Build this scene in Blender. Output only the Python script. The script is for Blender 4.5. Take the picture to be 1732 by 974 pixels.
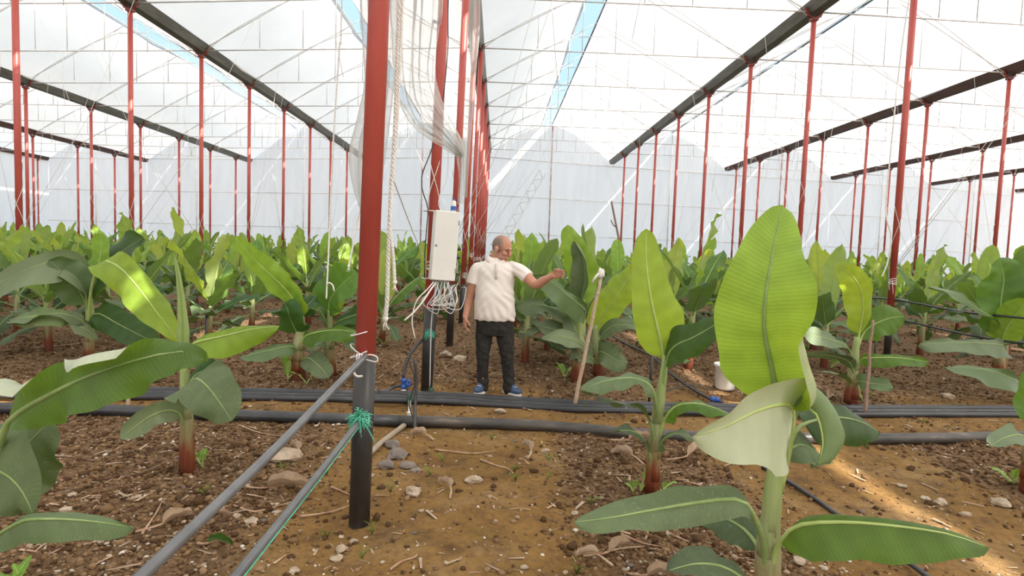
import bpy, bmesh, math, random
import numpy as np
from mathutils import Vector, Matrix, noise as mnoise
for o in list(bpy.data.objects): bpy.data.objects.remove(o)
SC = bpy.context.scene
COL = SC.collection
# ---------------------------------------------------------------- camera
F_PX, EYE = 1000.0, 1.59
def _n(v): return v/np.linalg.norm(v)
_roll = math.radians(1.9)
_dY = _n(np.array([842-866., -(421-487.), -F_PX]))
_u = np.array([math.sin(_roll), math.cos(_roll), 0.])
_dZ = _n(_u-_dY*(_u@_dY)); _dX = np.cross(_dY, _dZ)
CAMR = np.array([_dX, _dY, _dZ])
cam = bpy.data.cameras.new('camera'); camo = bpy.data.objects.new('camera', cam); COL.objects.link(camo)
cam.sensor_width = 36.0; cam.lens = 36.0*F_PX/1732; cam.clip_end = 500; cam.clip_start = .05
camo.matrix_world = Matrix(CAMR.tolist()).to_4x4(); camo.location = (0, 0, EYE)
SC.camera = camo
# ---------------------------------------------------------------- world, sun, exposure
W = bpy.data.worlds.new('world'); SC.world = W; W.use_nodes = True
nt = W.node_tree; nt.nodes.clear()
tc = nt.nodes.new('ShaderNodeTexCoord'); sx = nt.nodes.new('ShaderNodeSeparateXYZ')
cr = nt.nodes.new('ShaderNodeValToRGB'); bgd = nt.nodes.new('ShaderNodeBackground'); wo = nt.nodes.new('ShaderNodeOutputWorld')
nt.links.new(tc.outputs['Generated'], sx.inputs[0]); nt.links.new(sx.outputs['Z'], cr.inputs[0])
cr.color_ramp.elements[0].position = 0.0; cr.color_ramp.elements[0].color = (.97, .98, 1.0, 1)
cr.color_ramp.elements[1].position = 0.27; cr.color_ramp.elements[1].color = (.335, .49, .61, 1)
nt.links.new(cr.outputs[0], bgd.inputs[0]); bgd.inputs[1].default_value = 1.5
nt.links.new(bgd.outputs[0], wo.inputs[0])
sun = bpy.data.lights.new('sun', 'SUN'); sun.energy = 9.5; sun.angle = math.radians(.6); sun.color = (1, .94, .85)
suno = bpy.data.objects.new('sun', sun); COL.objects.link(suno); suno.location = (20, -10, 30)
SUN_DIR = Vector((-.62, .42, -.74)).normalized()
suno.rotation_euler = SUN_DIR.to_track_quat('-Z', 'Y').to_euler()
SC.view_settings.view_transform = 'Standard'; SC.view_settings.look = 'None'
SC.view_settings.gamma = 1; SC.view_settings.exposure = 0.36; SC.view_settings.use_curve_mapping = False
cy = SC.cycles
cy.max_bounces = 7; cy.diffuse_bounces = 4; cy.glossy_bounces = 2; cy.transmission_bounces = 5; cy.transparent_max_bounces = 8
cy.use_denoising = True; cy.sample_clamp_indirect = 6; cy.caustics_reflective = False; cy.caustics_refractive = False

# ---------------------------------------------------------------- helpers
def ray(px, py): return CAMR.T@np.array([px-866., -(py-487.), -F_PX]) if False else CAMR@np.array([px-866., -(py-487.), -F_PX])
def P(px, py, Y):
    r = ray(px, py); t = Y/r[1]; return Vector((r[0]*t, Y, r[2]*t+EYE))
def G(px, py, z=0.0):
    r = ray(px, py); t = (z-EYE)/r[2]; return Vector((r[0]*t, r[1]*t, z))
R = random.Random(7)
ORG = {}
def V3(*a): return Vector(a)
def tag(o, label=None, cat=None, group=None, kind=None):
    if label: o['label'] = label
    if cat: o['category'] = cat
    if group: o['group'] = group
    if kind: o['kind'] = kind
    return o
def thing(name, loc, label=None, cat=None, group=None, kind=None):
    o = bpy.data.objects.new(name, None); COL.objects.link(o); o.location = loc; o.empty_display_size = .1
    ORG[o.name] = Vector(loc); return tag(o, label, cat, group, kind)
def catmull(pts, n):
    pts = [Vector(p) for p in pts]
    if len(pts) == 2: return [pts[0].lerp(pts[1], i/(n-1)) for i in range(n)]
    P_ = [pts[0]*2-pts[1]]+pts+[pts[-1]*2-pts[-2]]
    d = [0]
    for a, b in zip(pts, pts[1:]): d.append(d[-1]+max((b-a).length, 1e-6))
    out = []; k = 0
    for i in range(n):
        s = d[-1]*i/(n-1)
        while k < len(pts)-2 and s > d[k+1]: k += 1
        t = (s-d[k])/(d[k+1]-d[k]); p0, p1, p2, p3 = P_[k:k+4]
        out.append(.5*((2*p1)+(p2-p0)*t+(2*p0-5*p1+4*p2-p3)*t*t+(3*p1-p0-3*p2+p3)*t**3))
    return out
def lerpl(L, t):
    if not isinstance(L, (list, tuple)): return L
    if len(L) == 1: return L[0]
    f = min(max(t, 0), 1)*(len(L)-1); i = min(int(f), len(L)-2); f -= i
    a, b = L[i], L[i+1]
    return a*(1-f)+b*f
class MB:
    def __init__(s): s.v = []; s.f = []; s.m = []; s.uv = None
    def tube(s, pts, r, n=8, m=0, cap=True, smoothn=None, squash=None):
        pts = [Vector(p) for p in pts]
        if smoothn: pts = catmull(pts, smoothn)
        k = len(pts); base = len(s.v)
        T = [(pts[min(i+1, k-1)]-pts[max(i-1, 0)]).normalized() for i in range(k)]
        up = Vector((0, 0, 1)) if abs(T[0].z) < .9 else Vector((1, 0, 0))
        A = (up-T[0]*up.dot(T[0])).normalized()
        for i, p in enumerate(pts):
            A = (A-T[i]*A.dot(T[i])).normalized(); B = T[i].cross(A)
            rr = lerpl(r, i/(k-1)) if isinstance(r, (list, tuple)) else r
            for j in range(n):
                a = 2*math.pi*j/n
                s.v.append(p+A*(rr*math.cos(a))+B*(rr*math.sin(a)*(squash or 1)))
        for i in range(k-1):
            for j in range(n):
                s.f.append((base+i*n+j, base+i*n+(j+1) % n, base+(i+1)*n+(j+1) % n, base+(i+1)*n+j)); s.m.append(m)
        if cap:
            s.f.append(tuple(base+j for j in range(n))[::-1]); s.m.append(m)
            s.f.append(tuple(base+(k-1)*n+j for j in range(n))); s.m.append(m)
        return s
    def box(s, c, d, m=0, rot=None):
        b = len(s.v); c = Vector(c)
        for x, y, z in ((-1,-1,-1),(1,-1,-1),(1,1,-1),(-1,1,-1),(-1,-1,1),(1,-1,1),(1,1,1),(-1,1,1)):
            q = Vector((x*d[0]/2, y*d[1]/2, z*d[2]/2))
            if rot: q = rot@q
            s.v.append(c+q)
        for q in ((0,3,2,1),(4,5,6,7),(0,1,5,4),(1,2,6,5),(2,3,7,6),(3,0,4,7)): s.f.append(tuple(b+i for i in q)); s.m.append(m)
        return s
    def lathe(s, c, prof, n=20, m=0, axis=None):
        b = len(s.v); c = Vector(c); k = len(prof)
        q = Vector(axis).to_track_quat('Z', 'Y') if axis else None
        for r, z in prof:
            for j in range(n):
                a = 2*math.pi*j/n; p = Vector((r*math.cos(a), r*math.sin(a), z))
                if q: p = q@p
                s.v.append(c+p)
        for i in range(k-1):
            for j in range(n): s.f.append((b+i*n+j, b+i*n+(j+1) % n, b+(i+1)*n+(j+1) % n, b+(i+1)*n+j)); s.m.append(m)
        return s
    def grid(s, rows, m=0):
        b = len(s.v); nr = len(rows); nc = len(rows[0])
        for r in rows: s.v += [Vector(p) for p in r]
        for i in range(nr-1):
            for j in range(nc-1): s.f.append((b+i*nc+j, b+i*nc+j+1, b+(i+1)*nc+j+1, b+(i+1)*nc+j)); s.m.append(m)
        return s
    def lump(s, c, rad, seed, m=0, sub=2, jag=.25, rz=0):
        bm = bmesh.new(); bmesh.ops.create_icosphere(bm, subdivisions=sub, radius=1.0)
        b = len(s.v); c = Vector(c); M = Matrix.Rotation(rz, 3, 'Z')
        for v in bm.verts:
            d = 1+jag*mnoise.noise(v.co*1.3+Vector((seed*3.1, seed*1.7, seed)))*1.6
            q = Vector((v.co.x*rad[0]*d, v.co.y*rad[1]*d, v.co.z*rad[2]*d)); s.v.append(c+M@q)
        for f in bm.faces: s.f.append(tuple(b+v.index for v in f.verts)); s.m.append(m)
        bm.free(); return s
    def build(s, name, mats, parent=None, smooth=True, solid=0):
        if not isinstance(mats, (list, tuple)): mats = [mats]
        me = bpy.data.meshes.new(name)
        og = Vector((0, 0, 0)); p = parent
        while p is not None:
            og = og+ORG.get(p.name, Vector((0, 0, 0))); p = p.parent
        me.from_pydata([tuple(v-og) for v in s.v], [], s.f)
        for q in mats: me.materials.append(q)
        if any(s.m): me.polygons.foreach_set('material_index', s.m)
        if smooth: me.polygons.foreach_set('use_smooth', [True]*len(me.polygons))
        if s.uv:
            uvl = me.uv_layers.new(name='UVMap')
            li = np.empty(len(me.loops), dtype=np.int32); me.loops.foreach_get('vertex_index', li)
            uvl.data.foreach_set('uv', np.array(s.uv, dtype=np.float32)[li].ravel())
        me.update()
        o = bpy.data.objects.new(name, me); COL.objects.link(o)
        if parent is not None: o.parent = parent
        if solid:
            md = o.modifiers.new('thickness', 'SOLIDIFY'); md.thickness = solid
        return o
def tubeobj(name, pts, r, mat, parent=None, n=8, smoothn=None, **k):
    return MB().tube(pts, r, n, smoothn=smoothn, **k).build(name, mat, parent)

# ---------------------------------------------------------------- materials
def mat(name, base=(.5, .5, .5), rough=.6, metal=0, spec=.5):
    m = bpy.data.materials.new(name); m.use_nodes = True
    b = m.node_tree.nodes['Principled BSDF']
    b.inputs['Base Color'].default_value = (*base, 1); b.inputs['Roughness'].default_value = rough
    b.inputs['Metallic'].default_value = metal; b.inputs['Specular IOR Level'].default_value = spec
    return m
class NT:
    def __init__(s, m): s.t = m.node_tree; s.b = s.t.nodes.get('Principled BSDF')
    def n(s, ty, **k):
        q = s.t.nodes.new(ty)
        for a, b in k.items(): setattr(q, a, b)
        return q
    def l(s, a, b): s.t.links.new(a, b)
    def coord(s, kind='Object', scale=(1, 1, 1)):
        c = s.n('ShaderNodeTexCoord'); mp = s.n('ShaderNodeMapping'); mp.inputs['Scale'].default_value = scale
        s.l(c.outputs[kind], mp.inputs[0]); return mp.outputs[0]
    def noise(s, co, scale, detail=4, rough=.6):
        q = s.n('ShaderNodeTexNoise'); q.inputs['Scale'].default_value = scale; q.inputs['Detail'].default_value = detail
        q.inputs['Roughness'].default_value = rough; s.l(co, q.inputs['Vector']); return q.outputs['Fac']
    def ramp(s, fac, stops):
        q = s.n('ShaderNodeValToRGB'); e = q.color_ramp.elements
        while len(e) < len(stops): e.new(.5)
        for x, (p, c) in zip(e, stops): x.position = p; x.color = (*c, 1)
        s.l(fac, q.inputs[0]); return q.outputs[0]
    def mix(s, fac, a, b, mode='MIX'):
        q = s.n('ShaderNodeMix', data_type='RGBA', blend_type=mode)
        for sock, v in ((q.inputs[0], fac), (q.inputs[6], a), (q.inputs[7], b)):
            if isinstance(v, (int, float)): sock.default_value = v
            elif isinstance(v, tuple): sock.default_value = (*v, 1)
            else: s.l(v, sock)
        return q.outputs[2]
    def math(s, op, a, b=0.0):
        q = s.n('ShaderNodeMath', operation=op)
        for sock, v in ((q.inputs[0], a), (q.inputs[1], b)):
            if isinstance(v, (int, float)): sock.default_value = v
            else: s.l(v, sock)
        return q.outputs[0]
    def bump(s, h, strength=.3, dist=.01):
        q = s.n('ShaderNodeBump'); q.inputs['Strength'].default_value = strength; q.inputs['Distance'].default_value = dist
        s.l(h, q.inputs['Height']); return q.outputs[0]
def noisy(name, c1, c2, scale=8, rough=.6, metal=0, bump=0, sc=(1, 1, 1), lo=.35, hi=.65, detail=4, kind='Object', spec=.5, c3=None, dist=.01):
    m = mat(name, c1, rough, metal, spec); t = NT(m); co = t.coord(kind, sc); f = t.noise(co, scale, detail)
    st = [(lo, c1), (hi, c2)]
    if c3: st.append((min(hi+.15, 1), c3))
    t.l(t.ramp(f, st), t.b.inputs['Base Color'])
    if bump: t.l(t.bump(f, bump, dist), t.b.inputs['Normal'])
    return m
def film_mat(name, col=(.93, .93, .95), transp=.12, transl=.62, wr=.25, wsc=(1, 1, 1), nscale=3, haze=.08):
    m = bpy.data.materials.new(name); m.use_nodes = True; t = NT(m); t.t.nodes.clear()
    out = t.n('ShaderNodeOutputMaterial'); d = t.n('ShaderNodeBsdfDiffuse'); tr = t.n('ShaderNodeBsdfTranslucent'); tp = t.n('ShaderNodeBsdfTransparent')
    gl = t.n('ShaderNodeBsdfGlossy'); gl.inputs['Roughness'].default_value = .35
    co = t.coord('Object', wsc); f = t.noise(co, nscale, 5)
    cc = t.ramp(f, [(.3, tuple(c*(1-haze) for c in col)), (.7, col)])
    for q in (d, tr): t.l(cc, q.inputs[0])
    tp.inputs[0].default_value = (.97, .98, 1, 1)
    nb = t.bump(f, wr, .08)
    for q in (d, gl): t.l(nb, q.inputs['Normal'])
    a = t.n('ShaderNodeMixShader'); a.inputs[0].default_value = transl; t.l(d.outputs[0], a.inputs[1]); t.l(tr.outputs[0], a.inputs[2])
    g = t.n('ShaderNodeMixShader'); g.inputs[0].default_value = .04; t.l(a.outputs[0], g.inputs[1]); t.l(gl.outputs[0], g.inputs[2])
    b = t.n('ShaderNodeMixShader'); b.inputs[0].default_value = transp; t.l(g.outputs[0], b.inputs[1]); t.l(tp.outputs[0], b.inputs[2])
    t.l(b.outputs[0], out.inputs[0]); return m
M_FILM = film_mat('greenhouse_film', col=(.85, .81, .785), transp=.05, transl=.53, nscale=.6, wr=.3)
M_WALLFILM = film_mat('wall_film', col=(.985, .975, .965), transp=.05, transl=.80, wsc=(1.6, 1, .25), nscale=1.6, wr=.6)
M_GABLE = film_mat('gable_film', col=(.98, .97, .96), transp=.08, transl=.7, wsc=(4, 1, .5), nscale=1.8, wr=1.0, haze=.12)
M_SHEET = film_mat('loose_plastic', col=(.97, .96, .92), transp=.42, transl=.6, wsc=(9, 9, .8), nscale=2.2, wr=.5, haze=.08)

def leaf_mat(name, top, under, trans, dust=0.0, tf=.35, rough=.42):
    m = mat(name, top, rough, 0, .35); t = NT(m)
    uvn = t.n('ShaderNodeUVMap'); uvn.uv_map = 'UVMap'; sp = t.n('ShaderNodeSeparateXYZ'); t.l(uvn.outputs[0], sp.inputs[0])
    au = t.math('ABSOLUTE', t.math('SUBTRACT', sp.outputs[0], .5))
    ph = t.math('ADD', t.math('MULTIPLY', sp.outputs[1], 330.), t.math('MULTIPLY', au, -38.))
    vein = t.math('SINE', ph)
    ph2 = t.math('SINE', t.math('ADD', t.math('MULTIPLY', sp.outputs[1], 47.), t.math('MULTIPLY', au, -7.)))
    oc = t.coord('Object'); nz = t.noise(oc, 7, 4)
    oi = t.n('ShaderNodeObjectInfo')
    fac = t.math('ADD', t.math('MULTIPLY', vein, .09), t.math('ADD', t.math('MULTIPLY', ph2, .10), t.math('MULTIPLY', t.math('SUBTRACT', nz, .5), 1.4)))
    dk = tuple(c*.68 for c in top); lt = tuple(min(1, c*1.32) for c in top)
    c_top = t.mix(t.math('ADD', fac, .5), dk, lt)
    rv = t.math('ADD', .82, t.math('MULTIPLY', oi.outputs['Random'], .36))
    hs = t.n('ShaderNodeHueSaturation'); t.l(c_top, hs.inputs['Color']); t.l(rv, hs.inputs['Value'])
    t.l(t.math('ADD', .485, t.math('MULTIPLY', oi.outputs['Random'], .025)), hs.inputs['Hue'])
    geo = t.n('ShaderNodeNewGeometry')
    dku = tuple(c*.82 for c in under)
    c_un = t.mix(t.math('ADD', t.math('MULTIPLY', fac, .6), .5), dku, under)
    col = t.mix(geo.outputs['Backfacing'], hs.outputs[0], c_un)
    if dust:
        dn = t.noise(oc, 90, 2, .8); dm = t.ramp(dn, [(.60, (0, 0, 0)), (.68, (1, 1, 1))])
        dn2 = t.noise(oc, 5, 3); dm2 = t.ramp(dn2, [(.4, (.15,)*3), (.65, (.75,)*3)])
        dd = t.mix(1.0, dm, dm2, 'MULTIPLY'); dfac = t.math('ADD', t.math('MULTIPLY', dd, dust), dust*.28)
        col = t.mix(dfac, col, (.44, .45, .33))
    t.l(col, t.b.inputs['Base Color'])
    t.l(t.bump(vein, .12, .002), t.b.inputs['Normal'])
    tl = t.n('ShaderNodeBsdfTranslucent'); tcl = t.mix(.5, trans, t.mix(1.0, trans, hs.outputs[0], 'MULTIPLY')) if False else None
    tcn = t.mix(t.math('ADD', fac, .5), tuple(c*.7 for c in trans), trans); t.l(tcn, tl.inputs[0])
    mx = t.n('ShaderNodeMixShader'); mx.inputs[0].default_value = tf
    t.l(t.b.outputs[0], mx.inputs[1]); t.l(tl.outputs[0], mx.inputs[2]); t.l(mx.outputs[0], t.t.nodes['Material Output'].inputs[0])
    return m
LM = {
 'youngpale': leaf_mat('leaf_young_pale_back', (.24, .38, .05), (.56, .62, .36), (.48, .64, .05), tf=.42),
 'midglare': leaf_mat('leaf_mid_glare_back', (.075, .165, .028), (.62, .66, .48), (.26, .44, .04), tf=.3),  # whitish back colour stands in for glare on the blade
 'young': leaf_mat('leaf_young', (.23, .37, .05), (.36, .45, .20), (.40, .60, .05), tf=.45),
 'bright': leaf_mat('leaf_bright', (.26, .40, .05), (.42, .50, .20), (.55, .68, .05), tf=.5),
 'mid': leaf_mat('leaf_mid', (.095, .19, .03), (.25, .33, .15), (.24, .42, .035), tf=.34),
 'dark': leaf_mat('leaf_dark', (.038, .095, .02), (.15, .22, .10), (.13, .26, .025), tf=.28),
 'dusty': leaf_mat('leaf_dusty', (.07, .125, .035), (.16, .22, .10), (.16, .28, .04), dust=.6, tf=.22, rough=.6),
 'dustydark': leaf_mat('leaf_dusty_dark', (.036, .08, .022), (.13, .19, .09), (.10, .20, .03), dust=.45, tf=.2, rough=.6),
 'pale': leaf_mat('leaf_pale', (.46, .53, .28), (.58, .62, .42), (.45, .55, .2), tf=.3, rough=.5),
}
M_RIB = noisy('leaf_midrib', (.36, .46, .12), (.46, .55, .20), 12, .5)
M_RIBD = noisy('leaf_midrib_dark', (.20, .30, .09), (.30, .38, .14), 12, .5)
def stem_mat():
    m = mat('banana_stem', rough=.5, spec=.3); t = NT(m)
    c = t.n('ShaderNodeTexCoord'); sp = t.n('ShaderNodeSeparateXYZ'); t.l(c.outputs['Object'], sp.inputs[0])
    n1 = t.noise(t.coord('Object', (14, 14, 1.2)), 2.5, 4)
    h = t.math('ADD', sp.outputs[2], t.math('MULTIPLY', t.math('SUBTRACT', n1, .5), .35))
    col = t.ramp(h, [(.0, (.13, .030, .014)), (.17, (.22, .055, .022)), (.27, (.30, .22, .10)), (.45, (.40, .43, .22)), (.8, (.34, .44, .15))])
    n2 = t.noise(t.coord('Object', (30, 30, 2)), 3, 3)
    col = t.mix(t.math('MULTIPLY', n2, .5), col, (.45, .40, .30), 'MULTIPLY')
    t.l(col, t.b.inputs['Base Color']); t.l(t.bump(n1, .3, .004), t.b.inputs['Normal'])
    return m
M_STEM = stem_mat()
M_SUCK = leaf_mat('sucker_leaf', (.20, .36, .05), (.3, .42, .15), (.35, .55, .06), tf=.35)
M_DRY = noisy('dry_leaf', (.36, .24, .15), (.55, .42, .30), 9, .85, bump=.4)
M_DRYP = noisy('dry_stalk', (.38, .20, .13), (.55, .40, .25), 14, .85)
M_RED = noisy('red_paint', (.40, .062, .048), (.52, .10, .078), 3, .42, sc=(1, 1, .3), c3=(.42, .09, .07))
M_REDD = noisy('dark_red_paint', (.16, .03, .025), (.24, .05, .04), 6, .5)
M_BLACKP = noisy('black_pole_sleeve', (.018, .017, .017), (.05, .043, .038), 6, .42, sc=(1, 1, .4), c3=(.11, .095, .08))
M_HOSE = noisy('black_hose', (.022, .022, .024), (.05, .05, .053), 8, .38, spec=.6, c3=(.10, .095, .09))
M_HOSEG = noisy('grey_hose', (.10, .10, .105), (.15, .15, .155), 8, .36, spec=.6)
M_PIPE = noisy('fat_pipe', (.03, .028, .027), (.085, .07, .06), 5, .45, sc=(.5, 2, 2), c3=(.24, .18, .13), lo=.35, hi=.6)
M_PIPEB = noisy('bundle_pipe', (.02, .02, .023), (.045, .045, .05), 6, .36, sc=(.4, 2, 2), c3=(.12, .115, .115))
M_GALV = noisy('galvanised_steel', (.50, .49, .48), (.66, .65, .63), 4, .5, .3)
M_GUT = noisy('gutter_steel', (.085, .082, .065), (.15, .145, .12), 3, .5, .2, sc=(3, .5, 3))
M_GUTD = noisy('dark_gutter', (.05, .022, .016), (.085, .038, .028), 3, .6, sc=(3, .5, 3))
M_TRUSS = noisy('truss_pipe', (.66, .62, .60), (.86, .84, .82), 2, .5)
M_WIRE = mat('black_cable', (.03, .03, .03), .5)
M_WCAB = mat('grey_cable', (.62, .62, .62), .5)
M_TWINE = noisy('white_twine', (.66, .62, .57), (.8, .78, .74), 60, .8)
M_ROPE = noisy('white_rope', (.76, .73, .67), (.92, .90, .86), 70, .85, bump=.4)
M_GNET = noisy('green_twine', (.06, .38, .24), (.16, .58, .42), 30, .7)
M_BLUE = mat('blue_plastic', (.03, .10, .38), .4)
M_DGREEN = mat('dark_green_plastic', (.02, .07, .04), .5)
M_BOXW = noisy('box_plastic', (.70, .69, .65), (.76, .75, .71), 3, .35)
M_BOXD = mat('box_grey_trim', (.30, .30, .29), .5)  # plain mid grey for door gap, hinges, lock and lower glands
M_BUCK = noisy('bucket_plastic', (.72, .68, .60), (.82, .80, .76), 6, .5)
M_WOOD = noisy('bamboo_cane', (.42, .30, .20), (.58, .45, .33), 5, .7, sc=(20, 20, 2), bump=.3)
M_WOODD = noisy('weathered_stick', (.20, .12, .085), (.34, .23, .17), 5, .8, sc=(20, 20, 2), bump=.4)
M_STONE = noisy('pale_stone', (.30, .215, .14), (.50, .40, .30), 14, .85, bump=.5)
M_STONEG = noisy('grey_stone', (.13, .10, .085), (.24, .19, .16), 12, .8, bump=.6)
M_WEED = leaf_mat('weed', (.22, .34, .06), (.3, .4, .12), (.3, .45, .06), tf=.3)

# ---------------------------------------------------------------- ground
PLANTX = [1.12, 4.1, -2.15, -5.2, 7.0, -8.2, 10.0]
def bedmask(x, y):
    b = np.zeros_like(x)
    for px in PLANTX: b = np.maximum(b, np.exp(-((x-px)/.62)**4))
    b = np.maximum(b, 1/(1+np.exp((x+1.25)*7)))            # west of the pole row: crumbly bed
    b = np.maximum(b, 1/(1+np.exp(-(y-6.75)*6))*.8)
    strip = np.exp(-((y-5.62)/.42)**4)
    return b*(1-strip*.85)
_rg = np.random.RandomState(5); _T = _rg.rand(64, 64)
def vn(x, y):
    xi = np.floor(x).astype(int); yi = np.floor(y).astype(int); fx = x-xi; fy = y-yi
    fx = fx*fx*(3-2*fx); fy = fy*fy*(3-2*fy)
    g = lambda a, b: _T[a % 64, b % 64]
    return (g(xi, yi)*(1-fx)+g(xi+1, yi)*fx)*(1-fy)+(g(xi, yi+1)*(1-fx)+g(xi+1, yi+1)*fx)*fy-.5
def gh(x, y):
    x = np.asarray(x, float); y = np.asarray(y, float)
    b = bedmask(x, y)
    z = .05*vn(x*.9, y*.9)+.03*vn(x*2.3+9, y*2.3)+(.01+.022*b)*vn(x*7, y*7+3)+(.005+.016*b)*vn(x*17+5, y*17)+(.003+.010*b)*vn(x*41, y*41)
    z = z+.03*b*np.exp(-((y-5.6)/.5)**2)*0
    fur = np.exp(-((x+1.05-(y-7)*.02)/.17)**2)/(1+np.exp(-(y-5.9)*5)); z = z-.09*fur
    flat = np.exp(-((y-5.3)/.12)**2)*.6+np.exp(-((y-6.08)/.2)**2)*.6
    return z*(1-flat)
def gz(x, y): return float(gh(np.array([x]), np.array([y]))[0])
def axis(lo, hi, c0, c1, step, grow):
    a = list(np.arange(c0, c1, step)); s = step; v = a[-1]
    while v < hi: s *= grow; v += s; a.append(v)
    s = step; v = a[0]; b = []
    while v > lo: s *= grow; v -= s; b.append(v)
    return np.array(b[::-1]+a)
gx = axis(-90, 90, -3.6, 4.6, .035, 1.07); gy = axis(-60, 110, 1.4, 6.8, .03, 1.06)
XX, YY = np.meshgrid(gx, gy); ZZ = gh(XX, YY)
fade = np.clip(1-(np.hypot(XX, YY)-40)/10, 0, 1); ZZ *= fade
nx, ny = len(gx), len(gy)
me = bpy.data.meshes.new('ground')
idx = np.arange(nx*ny).reshape(ny, nx)
fc = np.stack([idx[:-1, :-1], idx[:-1, 1:], idx[1:, 1:], idx[1:, :-1]], -1).reshape(-1, 4)
me.from_pydata(np.stack([XX, YY, ZZ], -1).reshape(-1, 3).tolist(), [], fc.tolist())
at = me.attributes.new('bed', 'FLOAT', 'POINT'); at.data.foreach_set('value', bedmask(XX, YY).ravel())
me.polygons.foreach_set('use_smooth', [True]*len(me.polygons))
def soil_mat():
    m = mat('soil', rough=.95, spec=.15); t = NT(m); co = t.coord('Object')
    a = t.n('ShaderNodeAttribute'); a.attribute_name = 'bed'
    n1 = t.noise(co, 1.3, 5); n2 = t.noise(co, 22, 6, .75); n3 = t.noise(co, 90, 3, .8); n4 = t.noise(co, 5, 4)
    clay = t.ramp(n1, [(.3, (.22, .118, .036)), (.5, (.29, .16, .052)), (.7, (.34, .215, .095))])
    clay = t.mix(t.ramp(n4, [(.5, (0,)*3), (.7, (.45,)*3)]), clay, (.18, .125, .032))
    bed = t.ramp(n2, [(.3, (.07, .040, .020)), (.5, (.19, .112, .058)), (.68, (.31, .20, .115))])
    f = t.math('ADD', a.outputs['Fac'], t.math('MULTIPLY', t.math('SUBTRACT', n4, .5), .9))
    f = t.ramp(f, [(.25, (0,)*3), (.75, (1,)*3)])
    c = t.mix(f, clay, bed)
    c = t.mix(t.math('MULTIPLY', t.ramp(n2, [(.35, (1,)*3), (.55, (0,)*3)]), .55), c, (.10, .055, .03))
    n5 = t.noise(co, 3.1, 6, .7); c = t.mix(t.ramp(n5, [(.50, (0,)*3), (.66, (.6,)*3)]), c, (.085, .048, .026))  # dark blotches painted in for the shadows in soil cracks
    sp = t.ramp(n3, [(.63, (0,)*3), (.7, (1,)*3)])
    c = t.mix(t.math('MULTIPLY', sp, .55), c, (.46, .36, .25))
    t.l(c, t.b.inputs['Base Color'])
    t.l(t.bump(t.math('ADD', n2, t.math('MULTIPLY', n3, .5)), .8, .02), t.b.inputs['Normal']); return m
M_SOIL = soil_mat(); me.materials.append(M_SOIL)
ground = bpy.data.objects.new('floor', me); COL.objects.link(ground)
tag(ground, 'brown clay and crumbly dark soil of the greenhouse floor', kind='structure')

# scattered crumbs, pebbles and straw: nobody could count them
def scatter(name, n, mats, size, flat, seed, wfun, label, yr=(1.5, 9.5), straw=False, pw=1.7):
    rg = np.random.RandomState(seed)
    bm = bmesh.new(); bmesh.ops.create_icosphere(bm, subdivisions=1, radius=1.0)
    if straw:
        bv = np.array([(-1, -.12, 0), (1, -.06, .0), (1, .06, 0), (-1, .12, .0), (0, 0, .14)]); bf = np.array([(0, 1, 4), (1, 2, 4), (2, 3, 4), (3, 0, 4)])
    else:
        bv = np.array([v.co[:] for v in bm.verts]); bf = np.array([[v.index for v in f.verts] for f in bm.faces])
        keep = bv[:, 2] > -.95
    bm.free()
    k = n*4
    y = yr[0]+(yr[1]-yr[0])*rg.rand(k)**pw; x = (rg.rand(k)*2-1)*(y*.92+.3)
    w = wfun(x, y); ok = rg.rand(k) < w; x = x[ok][:n]; y = y[ok][:n]; m = len(x)
    z = gh(x, y)
    s = size*np.exp(rg.randn(m)*.45); s = np.minimum(s, size*2.6)
    sc = np.stack([s*(.7+.6*rg.rand(m)), s*(.7+.6*rg.rand(m)), s*flat*(.6+.6*rg.rand(m))], -1)
    if straw: sc = np.stack([s, s*(.8+rg.rand(m)), s*.5], -1)
    a = rg.rand(m)*6.283; ca, sa = np.cos(a), np.sin(a)
    v = bv[None]*sc[:, None, :]
    if not straw: v = v*(1+.35*(rg.rand(m, len(bv), 1)-.5)*1.6)
    vx = v[..., 0]*ca[:, None]-v[..., 1]*sa[:, None]+x[:, None]; vy = v[..., 0]*sa[:, None]+v[..., 1]*ca[:, None]+y[:, None]
    vz = v[..., 2]+(z+sc[:, 2]*.35)[:, None]
    vv = np.stack([vx, vy, vz], -1).reshape(-1, 3)
    ff = (bf[None]+(np.arange(m)*len(bv))[:, None, None]).reshape(-1, 3)
    me = bpy.data.meshes.new(name); me.vertices.add(len(vv)); me.vertices.foreach_set('co', vv.astype(np.float32).ravel())
    me.loops.add(ff.size); me.loops.foreach_set('vertex_index', ff.astype(np.int32).ravel())
    me.polygons.add(len(ff)); me.polygons.foreach_set('loop_start', np.arange(0, ff.size, 3, dtype=np.int32)); me.polygons.foreach_set('loop_total', np.full(len(ff), 3, dtype=np.int32))
    mi = np.repeat(rg.randint(0, len(mats), m), len(bf)).astype(np.int32)
    for q in mats: me.materials.append(q)
    me.update(calc_edges=True); me.validate(); me.polygons.foreach_set('material_index', mi)
    o = bpy.data.objects.new(name, me); COL.objects.link(o); return tag(o, label, cat=None, kind='stuff')
S1 = mat('crumb_dark', (.09, .050, .026), .95, spec=.1); S2 = mat('crumb_mid', (.19, .112, .056), .95, spec=.1); S3 = mat('crumb_light', (.28, .175, .095), .95, spec=.1)
P1 = mat('pebble_pale', (.52, .43, .32), .8, spec=.2); P2 = mat('pebble_tan', (.36, .26, .18), .8, spec=.2); P3 = mat('pebble_white', (.66, .60, .52), .8, spec=.2)
nopipe = lambda x, y: 1-np.exp(-((y-5.32)/.07)**4)-np.exp(-((y-6.08)/.2)**4)
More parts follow.
